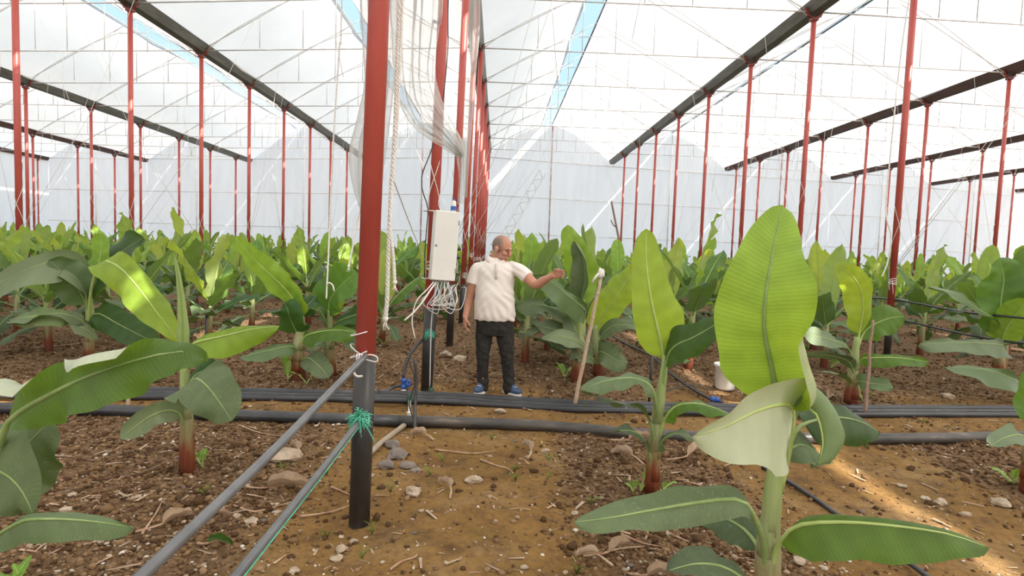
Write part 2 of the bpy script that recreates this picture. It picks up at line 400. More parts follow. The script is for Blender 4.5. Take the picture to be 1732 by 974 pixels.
scatter('soil_crumbs', 42000, [S1, S2, S2, S3], .0085, .75, 1, lambda x, y: np.clip((.10+.9*bedmask(x, y))*nopipe(x, y), 0, 1), 'loose dark crumbs of soil strewn over the planting beds')
scatter('pebbles', 7500, [P1, P2, P2, P3], .0065, .6, 2, lambda x, y: np.clip((.25+.75*bedmask(x, y))*nopipe(x, y), 0, 1), 'fine pale pebbles strewn over the brown soil')
scatter('straw_litter', 3500, [M_DRY, M_DRYP, P2], .026, .5, 3, lambda x, y: np.clip((.2+.8*bedmask(x, y))*nopipe(x, y), 0, 1), 'short bits of dry straw and root strewn over the soil', straw=True)

scatter('soil_clods', 15000, [S1, S2, S1, S1], .013, .8, 6, lambda x, y: np.clip((.05+.95*bedmask(x, y))*nopipe(x, y), 0, 1), 'lumpy dark clods of turned soil between the plants', yr=(3.0, 15), pw=1.2)

# ---------------------------------------------------------------- greenhouse frame
ROWS = [(-30.8, 6.6, 2.6), (-23.3, 6.55, 1.9), (-15.8, 6.55, 1.3), (-8.3, 6.75, .9), (-.74, 6.85, 0.), (6.6, 6.9, .1), (14.1, 7.0, .6), (21.6, 6.9, 1.0), (29.1, 6.95, 1.5), (36.6, 6.95, 2.0)]
WALLY = [41.5, 40.0, 38.2, 36.0, 33.6, 35.4, 37.0, 38.4, 39.7, 41.5]
RISE = 1.95; YF = -8.0
def postys(i): return [3.3+ROWS[i][2]+3.15*k for k in range(0, 13)]
def halfarch(x0, z0, x1, z1, n=10):
    return [(x0+(x1-x0)*k/n, z0+(z1-z0)*(math.sin(math.pi/2*(k/n))*.55+.45*(k/n))) for k in range(n+1)]
roof = thing('ceiling', (0, 15, 8), 'white translucent film roof of arched spans open along each ridge', kind='structure')
wback = thing('wall_back', (0, 34, 0), 'white film end wall behind the banana plants with horizontal rails', kind='structure')
for i in range(len(ROWS)-1):
    (a, za, oa), (b, zb, ob) = ROWS[i], ROWS[i+1]; mid = (a+b)/2; ya, yb = WALLY[i], WALLY[i+1]; ym = (ya+yb)/2; zr = max(za, zb)+RISE
    gap = .70 if i == 4 else .42
    for (x0, z0, x1, z1, yx0, yx1) in ((a, za, mid-gap, zr-.2, ya, ym), (b, zb, mid-.02, zr, yb, ym)):
        prof = halfarch(x0, z0, x1, z1)
        for (s0, s1) in ((0., .42), (.42, 1.)):
            rows = []
            ns = 12
            for q in range(ns+1):
                t = s0+(s1-s0)*q/ns
                rows.append([V3(x, YF+(yx0+(yx1-yx0)*k/10-YF)*t, z+.04*math.sin(x*1.7+t*31)+.03*math.sin(t*70+k)) for k, (x, z) in enumerate(prof)])
            MB().grid(rows).build('film_panel', M_FILM, roof)
    # black edge pipe of the open ridge
    tubeobj('ridge_pipe', [V3(mid-.02, YF, zr+.02), V3(mid-.02, ym, zr+.02)], .03, M_WIRE, roof, n=6)
    tubeobj('vent_edge_pipe', [V3(mid-gap, YF, zr-.18), V3(mid-gap, ym, zr-.18)], .022, M_TRUSS, roof, n=6)
    # end wall: lower sheet, gable, rails, pole
    def wp(u, z, off=0): return V3(a+(b-a)*u, ya+(yb-ya)*u+off, z)
    rows = [[wp(u/24, 6.7*v/14, .05*math.sin(u*1.9+v*.7)*(v/14)) for u in range(25)] for v in range(15)]
    MB().grid(rows).build('film_panel', M_WALLFILM, wback)
    rows = []
    pl = halfarch(a, za, mid-gap, zr-.2, 8)+halfarch(b, zb, mid-.02, zr, 8)[::-1]
    for v in range(7):
        rows.append([wp((x-a)/(b-a), 6.7+(z-6.7)*v/6, .05*math.sin(k*2.3)*(1-v/8)) for k, (x, z) in enumerate(pl)])
    MB().grid(rows).build('gable_film', M_GABLE, wback)
    for z in (2.5, 4.6, 6.7): tubeobj('rail', [wp(0, z, -.08), wp(1, z, -.08)], .022, M_TRUSS, wback, n=6)
    tubeobj('wall_pole', [wp(.5, 0, -.12), wp(.5, zr-.1, -.12)], .04, noisy('wall_pole_%d' % i, (.36, .14, .12), (.62, .55, .52), 2.2, .5) if i in (3, 4, 6) else M_TRUSS, wback, n=8)
def sidewall(name, x, ys, z, label):
    w = thing(name, (x, 15, 0), label, kind='structure')
    rows = [[V3(x, YF+(ys-YF)*u/30, z*v/6) for u in range(31)] for v in range(7)]
    MB().grid(rows).build('film_panel', M_WALLFILM, w); return w
sidewall('wall_left', ROWS[0][0], WALLY[0], ROWS[0][1], 'white film side wall far beyond the last row of red posts')
sidewall('wall_right', ROWS[-1][0], WALLY[-1], ROWS[-1][1], 'white film side wall at the far end of the spans')
wf = thing('wall_front', (0, YF, 0), 'white film wall closing the greenhouse behind the photographer', kind='structure')
MB().grid([[V3(ROWS[0][0]+(ROWS[-1][0]-ROWS[0][0])*u/20, YF, 8.6*v/4) for u in range(21)] for v in range(5)]).build('film_panel', M_WALLFILM, wf)

rown = {0: 'the westmost row', 1: 'the third west row', 2: 'the second west row', 3: 'the first west row', 4: 'the box row', 5: 'the first east row', 6: 'the second east row', 7: 'the third east row', 8: 'the fourth east row', 9: 'the eastmost row'}
ORD = ['first', 'second', 'third', 'fourth', 'fifth', 'sixth', 'seventh', 'eighth', 'ninth', 'tenth', 'eleventh', 'twelfth', 'last']
def twine_mb(x, y, z0, z1, r, rg):
    mb = MB(); n = 26
    for ph in (0, math.pi):
        turns = .5*max(1, round((z1-z0)/.55))
        pts = [V3(x+(r+.006)*math.cos(ph+s*2*math.pi*turns*q/n), y+(r+.006)*math.sin(ph+s*2*math.pi*turns*q/n), z0+(z1-z0)*q/n) for q in range(n+1) for s in ((1,) if ph == 0 else (-1,))]
        mb.tube(pts, .005, 4)
    for q in range(4):                                    # the wound knot
        zz = z0-.05+.02*q
        mb.tube([V3(x+(r+.007)*math.cos(a/12*6.283), y+(r+.007)*math.sin(a/12*6.283), zz+.02*math.sin(a*.5+q)) for a in range(13)], .006, 4)
    for q in range(2):
        a = rg.uniform(3.6, 5.8)
        mb.tube([V3(x+r*math.cos(a), y+r*math.sin(a), z0), V3(x+(r+.05)*math.cos(a), y+(r+.05)*math.sin(a), z0-.03), V3(x+(r+.07)*math.cos(a+.2), y+(r+.07)*math.sin(a+.2), z0-rg.uniform(.12, .25))], .005, 4, smoothn=6)
    return mb
PSEEN = {}; POSTS = []
def post(i, x, y, zt, k):
    no = PSEEN[i] = PSEEN.get(i, 0)+1; POSTS.append((i, x, y, ORD[no-1]))
    r = .057 if i == 4 else .052
    if i == 4 and k == 0: lab = 'thickest looking red post, black footed, with two hoses tied to it'
    elif i == 4 and k == 1: lab = 'red post with black foot carrying the white electrical box'
    elif i == 4 and k == 2: lab = 'red post with black foot directly behind the electrical box'
    elif i == 5 and k == 2: lab = 'red post with a braided rope down its side and white twine bow knot'
    elif i == 3 and k == 2: lab = 'red post rising beside the big drooping grey green leaf, twine knotted low'
    else: lab = ORD[no-1]+' red steel post from the near end of '+rown[i]
    uniq = (i == 4 and k < 3) or (i in (3, 5) and k == 2)
    t = thing('support_post', (x, y, 0), lab, 'post', 'red steel posts of '+rown[i] if not uniq else 'red posts standing near the camera')
    zs = {(4, 0): .97, (4, 1): .92, (4, 2): 1.0}.get((i, k), .8)
    zb = gz(x, y)-.05
    tl_ = .13 if i == 4 else 0
    MB().tube([V3(x+tl_*zs/zt, y, zs-.02), V3(x+tl_, y, zt-.14)], r, 16).build('red_pipe', M_RED, t)
    MB().tube([V3(x, y, zb), V3(x+tl_*zs/zt, y, zs)], r*1.04, 16).build('black_sleeve', M_BLACKP, t)
    mb = MB()                                             # saddle under the gutter
    mb.tube([V3(x-.2, y, zt+.06), V3(x-.13, y, zt-.1), V3(x, y, zt-.16), V3(x+.13, y, zt-.1), V3(x+.2, y, zt+.06)], .035, 6)
    mb.box((x, y, zt-.18), (.14, .14, .06)); mb.build('saddle', M_REDD, t, smooth=False)
    rg = random.Random(i*31+k)
    if not (i == 4 and k == 0):
        z0 = {(5, 2): 1.30, (3, 2): 1.32}.get((i, k), rg.uniform(1.0, 1.45))
        twine_mb(x+tl_*.28, y, z0, z0+rg.uniform(1.0, 2.0), r, rg).build('twine', M_TWINE, t)
for i, (x, zg, off) in enumerate(ROWS):
    ys = [y for y in postys(i) if y < WALLY[i]-.8]
    for k, y in enumerate(ys):
        if abs(x)/y > 1.02: continue
        post(i, x, y, zg, k)
    # gutter along the row
    y0, y1 = YF+.1, WALLY[i]-.12
    g = thing('gutter', (x, (y0+y1)/2, zg), ('olive grey' if i in (2, 3, 4, 5) else 'dark brown')+' steel gutter on top of '+rown[i], 'gutter', 'rain gutters over the post rows')
    prof = [(-.23, .12), (-.19, .12), (-.10, -.06), (.10, -.06), (.19, .12), (.23, .12), (.21, .15), (.12, -.10), (-.12, -.10), (-.21, .15)]
    prof = [(-.24, .14), (-.13, -.08), (.13, -.08), (.24, .14), (.22, .15), (.115, -.06), (-.115, -.06), (-.22, .15)]
    mt = M_GUT if i in (2, 3, 4, 5) else M_GUTD
    cuts = [y0]+[yy for yy in postys(i) if y0 < yy < y1]+[y1]
    for q in range(len(cuts)-1):
        mb = MB(); n = len(prof)
        for yy in (cuts[q]+.004, cuts[q+1]-.004): mb.v += [V3(x+px*.85, yy, zg+pz) for px, pz in prof]
        for j in range(n): mb.f.append((j, (j+1) % n, n+(j+1) % n, n+j)); mb.m.append(0)
        mb.f.append(tuple(range(n))); mb.f.append(tuple(range(n, 2*n))[::-1]); mb.m += [0, 0]
        mb.build('gutter_length', mt, g, smooth=False)
# trusses
TR = []
bayn = ['the fourth west span', 'the third west span', 'the second west span', 'the first west span', 'the span above the man', 'the first span east of the man', 'the second span east of the man', 'the third span east of the man', 'the fourth span east of the man']
for i in range(len(ROWS)-1):
    (a, za, _), (b, zb, _) = ROWS[i], ROWS[i+1]; mid = (a+b)/2; zr = max(za, zb)+RISE
    for k in range(1, 12):
        ya, yb = postys(i)[k], postys(i+1)[k]
        if max(ya, yb) > min(WALLY[i], WALLY[i+1])-.6 or ya < 8: continue
        TR.append(i)
        t = thing('roof_truss', (mid, (ya+yb)/2, zr), ORD[TR.count(i)-1]+' thin whitish truss from the near end of '+bayn[i], 'truss', 'roof trusses of '+bayn[i])
        def tp(u, z): return V3(a+(b-a)*u, ya+(yb-ya)*u, z)
        zc = (za+zb)/2
        rg = random.Random(i*57+k)
        tubeobj('bottom_chord', [tp(.015, za-.02), tp(.985, zb-.02)], .017, M_TRUSS, t, n=6)
        zf = lambda u: [zz for xx, zz in (halfarch(0, zc, .47, zr-.25, 20) if u < .5 else [(1-x_, z_) for x_, z_ in halfarch(0, zc, .5, zr, 20)]) if abs(xx-u) <= .0251][0]-.08
        us = [.02, .1, .2, .3, .4, .45]; tubeobj('bow', [tp(u, zf(u)) for u in us], .011, M_TRUSS, t, n=6, smoothn=14)
        us = [.98, .9, .8, .7, .6, .5]; tubeobj('bow', [tp(u, zf(u)) for u in us], .011, M_TRUSS, t, n=6, smoothn=14)
        for (u0, u1) in ((.02, .42), (.98, .55)): tubeobj('diagonal', [tp(u0, zc+.02), tp(u1, zr-.35)], .012, M_TRUSS, t, n=5)
        for u in (.22, .38, .5, .64, .8): tubeobj('vertical', [tp(u, zc), tp(u, zf(u if u != .5 else .52))], .012, M_TRUSS, t, n=5)
        tubeobj('vent_strut', [tp(.40, zr-.45), tp(.47, zr-.12), tp(.5, zr-.02)], .012, M_TRUSS, t, n=5)
        tubeobj('vent_strut', [tp(.42, zr-.5), tp(.56, zr-.45)], .012, M_TRUSS, t, n=5)
# strings slung from the roof to the posts
rg = random.Random(3)
for i in range(2, 9):
    x, zg, _ = ROWS[i]
    for y in postys(i)[2:9]:
        if abs(x)/y > .95 or y > WALLY[i]-1: continue
        for q in range(2):
            s = rg.choice((-1, 1)); ex = rg.uniform(.6, 3.4)*s; ey = rg.uniform(-1.4, 1.4)
            tubeobj('string', [V3(x, y-.06, rg.uniform(1.35, 1.6)), V3(x+ex*.5, y+ey*.5, zg*.55), V3(x+ex, y+ey, zg+.1)], .0045, M_TWINE, None, n=4)
            o = COL.objects[-1]; tag(o, 'white roof string leaning '+('east', 'west')[s < 0]+' off the '+ORD[[p[2] for p in POSTS if p[0] == i].index(y)]+' post of '+rown[i], 'string', 'strings slung to '+rown[i])
for q in range(34):                                        # loose strings and tape ends hanging from the trusses
    i = rg.choice((2, 3, 4, 5, 6)); kk = rg.randrange(2, 8); u = rg.uniform(.12, .88)
    x = ROWS[i][0]*(1-u)+ROWS[i+1][0]*u; y = postys(i)[kk]*(1-u)+postys(i+1)[kk]*u
    if abs(x)/y > .95 or y > 33: continue
    L = rg.uniform(.8, 2.6); z = ROWS[i][1]*(1-u)+ROWS[i+1][1]*u-.02
    tubeobj('hanging_tape', [V3(x, y, z), V3(x+rg.uniform(-.05, .1), y, z-L*.5), V3(x+rg.uniform(-.1, .25), y, z-L)], .006, M_TWINE, None, n=4)
    tag(COL.objects[-1], 'loose end of white twine dangling from a roof truss', 'string', 'loose twine ends under the trusses')
# lattice brace near the end wall behind the man
br = thing('lattice_brace', (1.4, 33, 2.6), 'white lattice brace leaning against the end wall behind the man', 'brace')
b0, b1 = P(858, 392, 31), P(918, 290, 33.2)
b0 = b0-(b1-b0)*(b0.z/(b1.z-b0.z))
d_ = (b1-b0); nn = Vector((0, 0, 1)).cross(Vector((0, 1, 0))); sd = Vector((d_.z, 0, -d_.x)).normalized()*.2
tubeobj('brace_rail', [b0+sd, b1+sd], .03, M_GALV, br, n=6); tubeobj('brace_rail', [b0-sd, b1-sd], .03, M_GALV, br, n=6)
mb = MB()
for q in range(18): mb.tube([b0+d_*(q/18)+sd*(1 if q % 2 else -1), b0+d_*((q+1)/18)-sd*(1 if q % 2 else -1)], .018, 5)
mb.build('lacing', M_GALV, br)

# ---------------------------------------------------------------- banana plants
def prof_w(t):
    a = math.sqrt(max(0, 1-(1-min(t/.22, 1))**2)) if t < .22 else 1.0
    a = max(a, 0.0)
    if t > .45: a *= math.sqrt(max(0, 1-((t-.45)/.55)**2.5))
    return max(a, .012)
def leaf_mesh(sp, w, side, p0=.15, foldL=.25, foldR=.25, kapL=-.5, kapR=-.5, wave=.06, wf=9, seed=0, nu=26, nv=7, wl=1, wr=1, notch=0, rib=.009, sag=0, edge=.05):
    """blade MB (with uv) and midrib MB; sp = spine points from stem to tip, side = where the right half blade points"""
    rg = random.Random(seed)
    N = 48; C = catmull(sp, N)
    def at(t):
        f = t*(N-1); i = min(int(f), N-2); f -= i; return C[i].lerp(C[i+1], f)
    side = [Vector(s) for s in side] if isinstance(side, list) else Vector(side)
    ph = [rg.uniform(0, 6.28) for _ in range(4)]
    bl = MB(); bl.uv = []
    for iu in range(nu+1):
        t = iu/nu; g = p0+(1-p0)*t
        c = at(g); T = (at(min(1, g+.02))-at(max(0, g-.02))).normalized()
        S = lerpl(side, t) if isinstance(side, list) else side
        S = (S-T*S.dot(T)).normalized(); Nn = S.cross(T).normalized()
        for jv in range(-nv, nv+1):
            s = jv/nv; a = abs(s)
            fo = lerpl(foldR if s > 0 else foldL, t); ka = lerpl(kapR if s > 0 else kapL, t)
            W_ = w*prof_w(t)*(lerpl(wr, t) if s > 0 else lerpl(wl, t))*(1+edge*math.sin(t*13+ph[0]+(1.7 if s > 0 else 0))+edge*.5*math.sin(t*31+ph[1]*s))
            if notch and a > .5:
                kk = math.sin(t*notch+ph[2]*(1 if s > 0 else 2))
                if kk > .93: W_ *= 1-.5*(a-.5)
            if abs(ka) < 1e-3: l, h = a*math.cos(fo), a*math.sin(fo)
            else: l = (math.sin(fo+ka*a)-math.sin(fo))/ka; h = -(math.cos(fo+ka*a)-math.cos(fo))/ka
            wv = 1.7*wave*a*a*(math.sin(t*wf+ph[2]+(2.1 if s > 0 else 0))+.5*math.sin(t*wf*2.3+ph[3]))
            tw = min(1, t*8)
            p = c+S*(l*W_*(1 if s > 0 else -1))+Nn*(h*W_+wv*w*2*tw)
            p.z -= sag*a*a*W_
            bl.v.append(p); bl.uv.append((.5+.5*s, t))
    nc = 2*nv+1
    for i in range(nu):
        for j in range(nc-1): bl.f.append((i*nc+j, i*nc+j+1, (i+1)*nc+j+1, (i+1)*nc+j)); bl.m.append(0)
    rb = MB()
    m = 16; pts = [at(min(1, .992*q/(m-1))) for q in range(m)]
    rr = [rib*(1.9-.9*min(1, (q/(m-1))/max(p0, .01)*.8)) if q/(m-1) < p0 else rib*(1.1-.95*(q/(m-1)-p0)/(1-p0)) for q in range(m)]
    rb.tube(pts, rr, 7)
    rb.uv = [(.5, .5)]*len(rb.v)
    return bl, rb
def add_leaf(root, sp, w, side, m='mid', rib=.009, ribm=None, merged=False, **k):
    bl, rb = leaf_mesh(sp, w, side, rib=rib, **k)
    ribm = ribm or (M_RIB if m in ('young', 'bright', 'mid', 'pale') else M_RIBD)
    if merged:
        b = len(bl.v); bl.v += rb.v; bl.uv += rb.uv; bl.f += [tuple(b+i for i in f) for f in rb.f]; bl.m += [1]*len(rb.f)
        return bl.build('leaf', [LM[m], ribm], root)
    o = bl.build('leaf', LM[m], root)
    rb.build('midrib', ribm, o); return o
def add_stem(root, pts, r, sheaths=True, seed=0):
    rg = random.Random(seed); mb = MB()
    C = catmull(pts, 14)
    rr = [lerpl(r, i/13)*(1+.05*math.sin(i*1.9+seed)) for i in range(14)]
    mb.tube(C, rr, 14)
    if sheaths:
        for q in range(5):                                 # overlapping leaf sheaths wrapped on the stem
            i0 = int(1+q*1.7); i1 = min(13, i0+5); a = rg.uniform(0, 6.28)
            off = Vector((math.cos(a), math.sin(a), 0))*.28
            mb.tube([C[i]+off*rr[i] for i in range(i0, i1+1)], [rr[i0]*.9, rr[(i0+i1)//2]*.88, rr[i1]*.55], 9)
    return mb.build('pseudostem', M_STEM, root)
def add_sucker(root, base, h, seed, n=4, merged=True):
    rg = random.Random(seed); out = None
    for q in range(n):
        a = rg.uniform(0, 6.28); e = rg.uniform(.4, 1.25); L = h*rg.uniform(.5, 1.0)
        d = Vector((math.cos(a)*math.cos(e), math.sin(a)*math.cos(e), math.sin(e)))
        b = Vector(base)+Vector((0, 0, h*.15*q/n))
        sp = [b, b+d*L*.5+Vector((0, 0, L*.1)), b+d*L+Vector((0, 0, -L*.12*(1.3-e)))]
        sd = d.cross(Vector((0, 0, 1)))
        bl, rb = leaf_mesh(sp, L*rg.uniform(.10, .17), sd if sd.length > .05 else Vector((1, 0, 0)), p0=.3, nu=9, nv=2, rib=.004, seed=seed+q, kapL=-.4, kapR=-.4)
        b0 = len(bl.v); bl.v += rb.v; bl.uv += rb.uv; bl.f += [tuple(b0+i for i in f) for f in rb.f]; bl.m += [1]*len(rb.f)
        bl.build('sucker_leaf', [M_SUCK, M_RIB], root)
def gen_leaf(root, top, az, elev, L, w, bend, m, seed, petiole=.2, merged=True, nu=16, nv=4, roll=False, base=None, **k):
    """a leaf leaving the crown at azimuth az, bending downward by bend radians over its length"""
    pts = [base or Vector(top)-Vector((0, 0, .12))]; p = Vector(top); pts.append(p.copy()); e = elev; n = 6; tot = L+petiole
    for q in range(n):
        d = Vector((math.cos(az)*math.cos(e), math.sin(az)*math.cos(e), math.sin(e))); p = p+d*tot/n; pts.append(p.copy()); e -= bend/n
    sd = Vector((math.sin(az), -math.cos(az), 0))
    kw = dict(foldL=.25, foldR=.25, kapL=-.5, kapR=-.5, wave=.05, sag=.1)
    if roll: kw = dict(foldL=1.2, foldR=1.2, kapL=3.2, kapR=2.8, wave=.0, sag=0)
    kw.update(k)
    return add_leaf(root, pts, w, sd, m, p0=(petiole+.12)/(tot+.12), seed=seed, merged=merged, nu=nu, nv=nv, rib=.008, **kw)
def variant(seed, hi=False, H=None, loc=(0, 0, 0)):
    rg = random.Random(seed)
    r = thing('banana_plant', loc); L0 = Vector(loc)
    hs = H or rg.uniform(.55, .8)
    lean = Vector((rg.uniform(-.05, .05), rg.uniform(-.05, .05), 0))
    top = L0+Vector((0, 0, hs))+lean
    add_stem(r, [L0+Vector((0, 0, -.04)), L0+Vector((0, 0, hs*.5))+lean*.3, top+Vector((0, 0, .1))], [.055, .042, .022], sheaths=hi, seed=seed)
    az = rg.uniform(0, 6.28); n = rg.randint(8, 10)
    for q in range(n):                                     # oldest, lowest leaf first
        f = q/(n-1); az += 2.4+rg.uniform(-.35, .35)
        elev = -.05+1.35*f**.8+rg.uniform(-.1, .12); L = (.46+.42*f)*rg.uniform(.85, 1.15)
        wdt = rg.uniform(.105, .14)*(1+.1*f); bend = (1.0-.75*f)*rg.uniform(.7, 1.35)
        m = ['dustydark', 'dusty', 'dusty', 'dark', 'dark', 'mid', 'mid', 'young'][min(7, int(f*7.99))]
        if f > .8 and rg.random() < .35: m = 'bright'
        base = L0+Vector((0, 0, hs*(.45+.5*f)))+lean*f
        if f == 1: elev = min(1.5, elev+.1)
        gen_leaf(r, base+Vector((0, 0, .06)), az, elev, L, wdt, bend, m, seed*17+q, petiole=.12+.06*rg.random(), base=base-Vector((0, 0, .1)), kapL=rg.uniform(-1.3, .2), kapR=rg.uniform(-1.3, .2), foldL=rg.uniform(.1, .6), foldR=rg.uniform(.1, .6), notch=rg.choice((0, 0, 23, 37)), merged=not hi, nu=22 if hi else 16, nv=5 if hi else 4, wave=rg.uniform(.03, .09), wf=rg.uniform(8, 16), edge=.06)
    if rg.random() < .55: gen_leaf(r, top, rg.uniform(0, 6.28), 1.45, rg.uniform(.5, .75), .11, .1, 'young', seed*5, petiole=.1, roll=True, merged=not hi)
    if rg.random() < .6: add_sucker(r, L0+Vector((rg.uniform(-.1, .1), rg.uniform(-.1, .1), 0)), .25, seed, n=3)
    return r
def copy_tree(o, parent=None):
    c = o.copy(); COL.objects.link(c); c.parent = parent
    for ch in o.children: copy_tree(ch, c)
    return c
# --- plants built leaf by leaf
def plant(px, py, label, z=None, group='young banana plants close to the camera', name='banana_plant'):
    b = G(px, py); b.z = gz(b.x, b.y)
    return thing(name, b, label, 'plant', group), b
def PL(l): return [P(*q) for q in l]
UP, XP, XM, YM = V3(0, 0, 1), V3(1, 0, 0), V3(-1, 0, 0), V3(0, -1, 0)

# A: the big plant at the lower right, 2.3 m from the lens
A0 = Vector((1.11, 2.32, gz(1.11, 2.32)))
A = thing('banana_plant', A0, 'biggest banana plant, its tall upright leaf above a pale folded leaf', 'plant', 'young banana plants close to the camera')
y = 2.3
add_stem(A, [A0-V3(0, 0, .05), P(1297, 1000, y), P(1302, 900, y), P(1310, 800, y), P(1318, 720, y)], [.058, .052, .043, .033, .022], seed=3)
add_leaf(A, PL([(1316, 760, y), (1314, 700, y), (1309, 640, 2.27), (1293, 560, 2.22), (1295, 500, 2.2), (1308, 420, 2.2), (1324, 347, 2.23)]), .172, V3(1, -.12, 0), 'youngpale', p0=.2, foldL=.12, foldR=[.0, .0, .1, .15, .1], kapL=-.25, kapR=[2.5, 2.5, 2.4, 1.2, -.2, -.2], wave=.02, nu=44, nv=11, rib=.012, edge=.02, wl=[.8, 1.08, 1.05, .85, .7], wr=[2.0, 1.6, 1.35, .78, .7], seed=2)
# the pale leaf arching over toward the lens, half blade hanging
add_leaf(A, PL([(1318, 830, y), (1338, 740, 2.26), (1340, 690, 2.2), (1318, 684, 2.1), (1275, 697, 2.0), (1225, 722, 1.93), (1172, 738, 1.9)]), .175, [V3(.05, -.10, -1), V3(.2, -.15, -1), V3(.5, -.1, -1)], 'pale', p0=.36, foldL=-.3, foldR=.1, kapL=-.6, kapR=-.12, wave=.02, nu=30, nv=10, rib=.009, edge=.02, wl=[.75, .6, .3], wr=[1.5, 1.45, 1.0, .7], seed=4)
# the curled leaf to the right
add_leaf(A, PL([(1320, 800, y), (1335, 720, 2.3), (1358, 690, 2.24), (1380, 700, 2.2), (1392, 745, 2.17), (1385, 785, 2.15)]), .13, V3(.3, -1, .1), 'mid', p0=.36, foldL=.5, foldR=.4, kapL=.8, kapR=2.2, wave=.02, nu=24, nv=8, rib=.008, wl=.8, wr=.9, seed=5)
add_leaf(A, PL([(1318, 800, y), (1345, 730, 2.36), (1375, 712, 2.4), (1420, 706, 2.44), (1460, 715, 2.48), (1488, 732, 2.5)]), .075, V3(0, -1, -.5), 'dark', p0=.36, foldL=.2, foldR=-.3, kapL=-.4, kapR=-.8, wave=.03, nu=24, nv=6, rib=.007, wr=1.5, seed=6)
add_leaf(A, PL([(1312, 830, y), (1330, 770, 2.32), (1352, 752, 2.36), (1378, 762, 2.38), (1400, 785, 2.38)]), .10, V3(.3, -.6, -.5), 'dusty', p0=.3, nu=18, nv=5, rib=.006, seed=7)
add_leaf(A, PL([(1296, 985, y), (1294, 930, 2.26), (1278, 880, 2.2), (1252, 846, 2.12), (1180, 850, 2.07), (1090, 865, 2.03), (1030, 876, 2.0), (970, 883, 1.98)]), .066, V3(0, 1, .55), 'dusty', p0=.34, foldL=-.1, foldR=.25, kapL=-.6, kapR=-.3, wave=.05, nu=34, nv=6, rib=.009, seed=8, wl=1.1)
add_leaf(A, PL([(1296, 1010, y), (1292, 950, 2.36), (1268, 905, 2.45), (1235, 880, 2.5), (1195, 865, 2.55), (1165, 862, 2.6)]), .085, V3(0, 1, .8), 'dustydark', p0=.34, foldL=.1, foldR=.3, kapL=-.7, kapR=-.3, wave=.06, nu=24, nv=6, seed=9)
add_leaf(A, PL([(1304, 990, y), (1308, 945, 2.26), (1326, 908, 2.2), (1352, 888, 2.14), (1420, 883, 2.06), (1500, 888, 2.0), (1600, 902, 1.95), (1670, 925, 1.92)]), .088, [V3(0, -.35, -1), V3(0, -.5, -1), V3(0, -.6, -1)], 'mid', p0=.24, foldL=-.5, foldR=.15, kapL=-.9, kapR=-.25, wave=.05, nu=36, nv=8, rib=.009, wl=[.6, .5, .6], wr=[1.1, 1.45, 1.5, 1.3, 1.2], seed=10)
add_leaf(A, PL([(1294, 1060, y), (1275, 1000, 2.2), (1230, 962, 2.1), (1180, 953, 2.02), (1130, 965, 1.95)]), .07, V3(0, 1, .4), 'dustydark', p0=.3, nu=18, nv=5, seed=11)

# B: the slim plant with a light green banner leaf in front of the pipes
B, b = plant(1103, 832, 'banana plant with one upright lime banner leaf, standing just before the fat pipe')
y = b.y
add_stem(B, [b-V3(0, 0, .05), P(1106, 770, y), P(1112, 700, y), P(1121, 640, y), P(1126, 600, y)], [.052, .047, .04, .03, .018], seed=5)
add_leaf(B, PL([(1124, 640, y), (1122, 600, y), (1112, 555, y-.02), (1100, 500, y-.03), (1093, 440, y), (1093, 388, y+.08)]), .152, V3(1, -.1, 0), 'bright', p0=.14, foldL=.15, foldR=.2, kapL=-.3, kapR=-.4, wave=.035, nu=32, nv=7, rib=.010, edge=.03, wl=[1.0, .9, .7, .6], wr=[1.0, 1.2, .8, .65], seed=12)
add_leaf(B, PL([(1120, 680, y), (1128, 610, y-.05), (1142, 585, y-.12), (1170, 572, y-.2), (1200, 555, y-.25), (1226, 538, y-.3)]), .11, V3(0, -.55, -.8), 'dark', p0=.30, foldL=.1, foldR=.0, kapL=-.3, kapR=-.5, wave=.05, nu=26, nv=6, rib=.009, seed=13)
add_leaf(B, PL([(1114, 730, y), (1110, 690, y-.05), (1102, 655, y-.1), (1075, 640, y-.15), (1040, 641, y-.2), (1005, 650, y-.25), (986, 664, y-.27)]), .085, V3(0, 1, .25), 'dusty', p0=.3, foldL=.0, foldR=.1, kapL=-.9, kapR=-.5, wave=.08, nu=26, nv=6, seed=14)
add_leaf(B, PL([(1108, 770, y), (1102, 720, y-.05), (1085, 692, y-.1), (1050, 682, y-.15), (1015, 672, y-.2), (982, 664, y-.25)]), .07, V3(0, 1, -.2), 'dustydark', p0=.3, foldL=.2, foldR=.3, kapL=-.4, kapR=-.8, wave=.08, nu=26, nv=6, seed=15)
add_leaf(B, PL([(1112, 760, y), (1122, 715, y-.05), (1142, 688, y-.12), (1175, 682, y-.2), (1210, 690, y-.25), (1245, 705, y-.3)]), .08, V3(0, -1, .1), 'mid', p0=.28, foldL=.1, foldR=-.2, kapL=-.4, kapR=-.9, wave=.05, nu=24, nv=6, seed=16)
add_leaf(B, PL([(1106, 800, y), (1098, 765, y-.05), (1085, 738, y-.1), (1062, 728, y-.15), (1030, 732, y-.2)]), .06, V3(0, 1, .1), 'dustydark', p0=.3, wave=.08, nu=18, nv=5, seed=17)
add_leaf(B, PL([(1108, 800, y), (1116, 755, y-.05), (1135, 735, y-.1), (1160, 736, y-.15), (1190, 752, y-.2)]), .065, V3(0, -1, .1), 'dusty', p0=.3, wave=.08, nu=18, nv=5, seed=18)
add_leaf(B, PL([(1120, 640, y), (1128, 610, y+.08), (1145, 600, y+.15), (1168, 612, y+.2)]), .07, V3(.2, -1, -.3), 'dusty', p0=.3, wave=.08, nu=14, nv=4, seed=19)
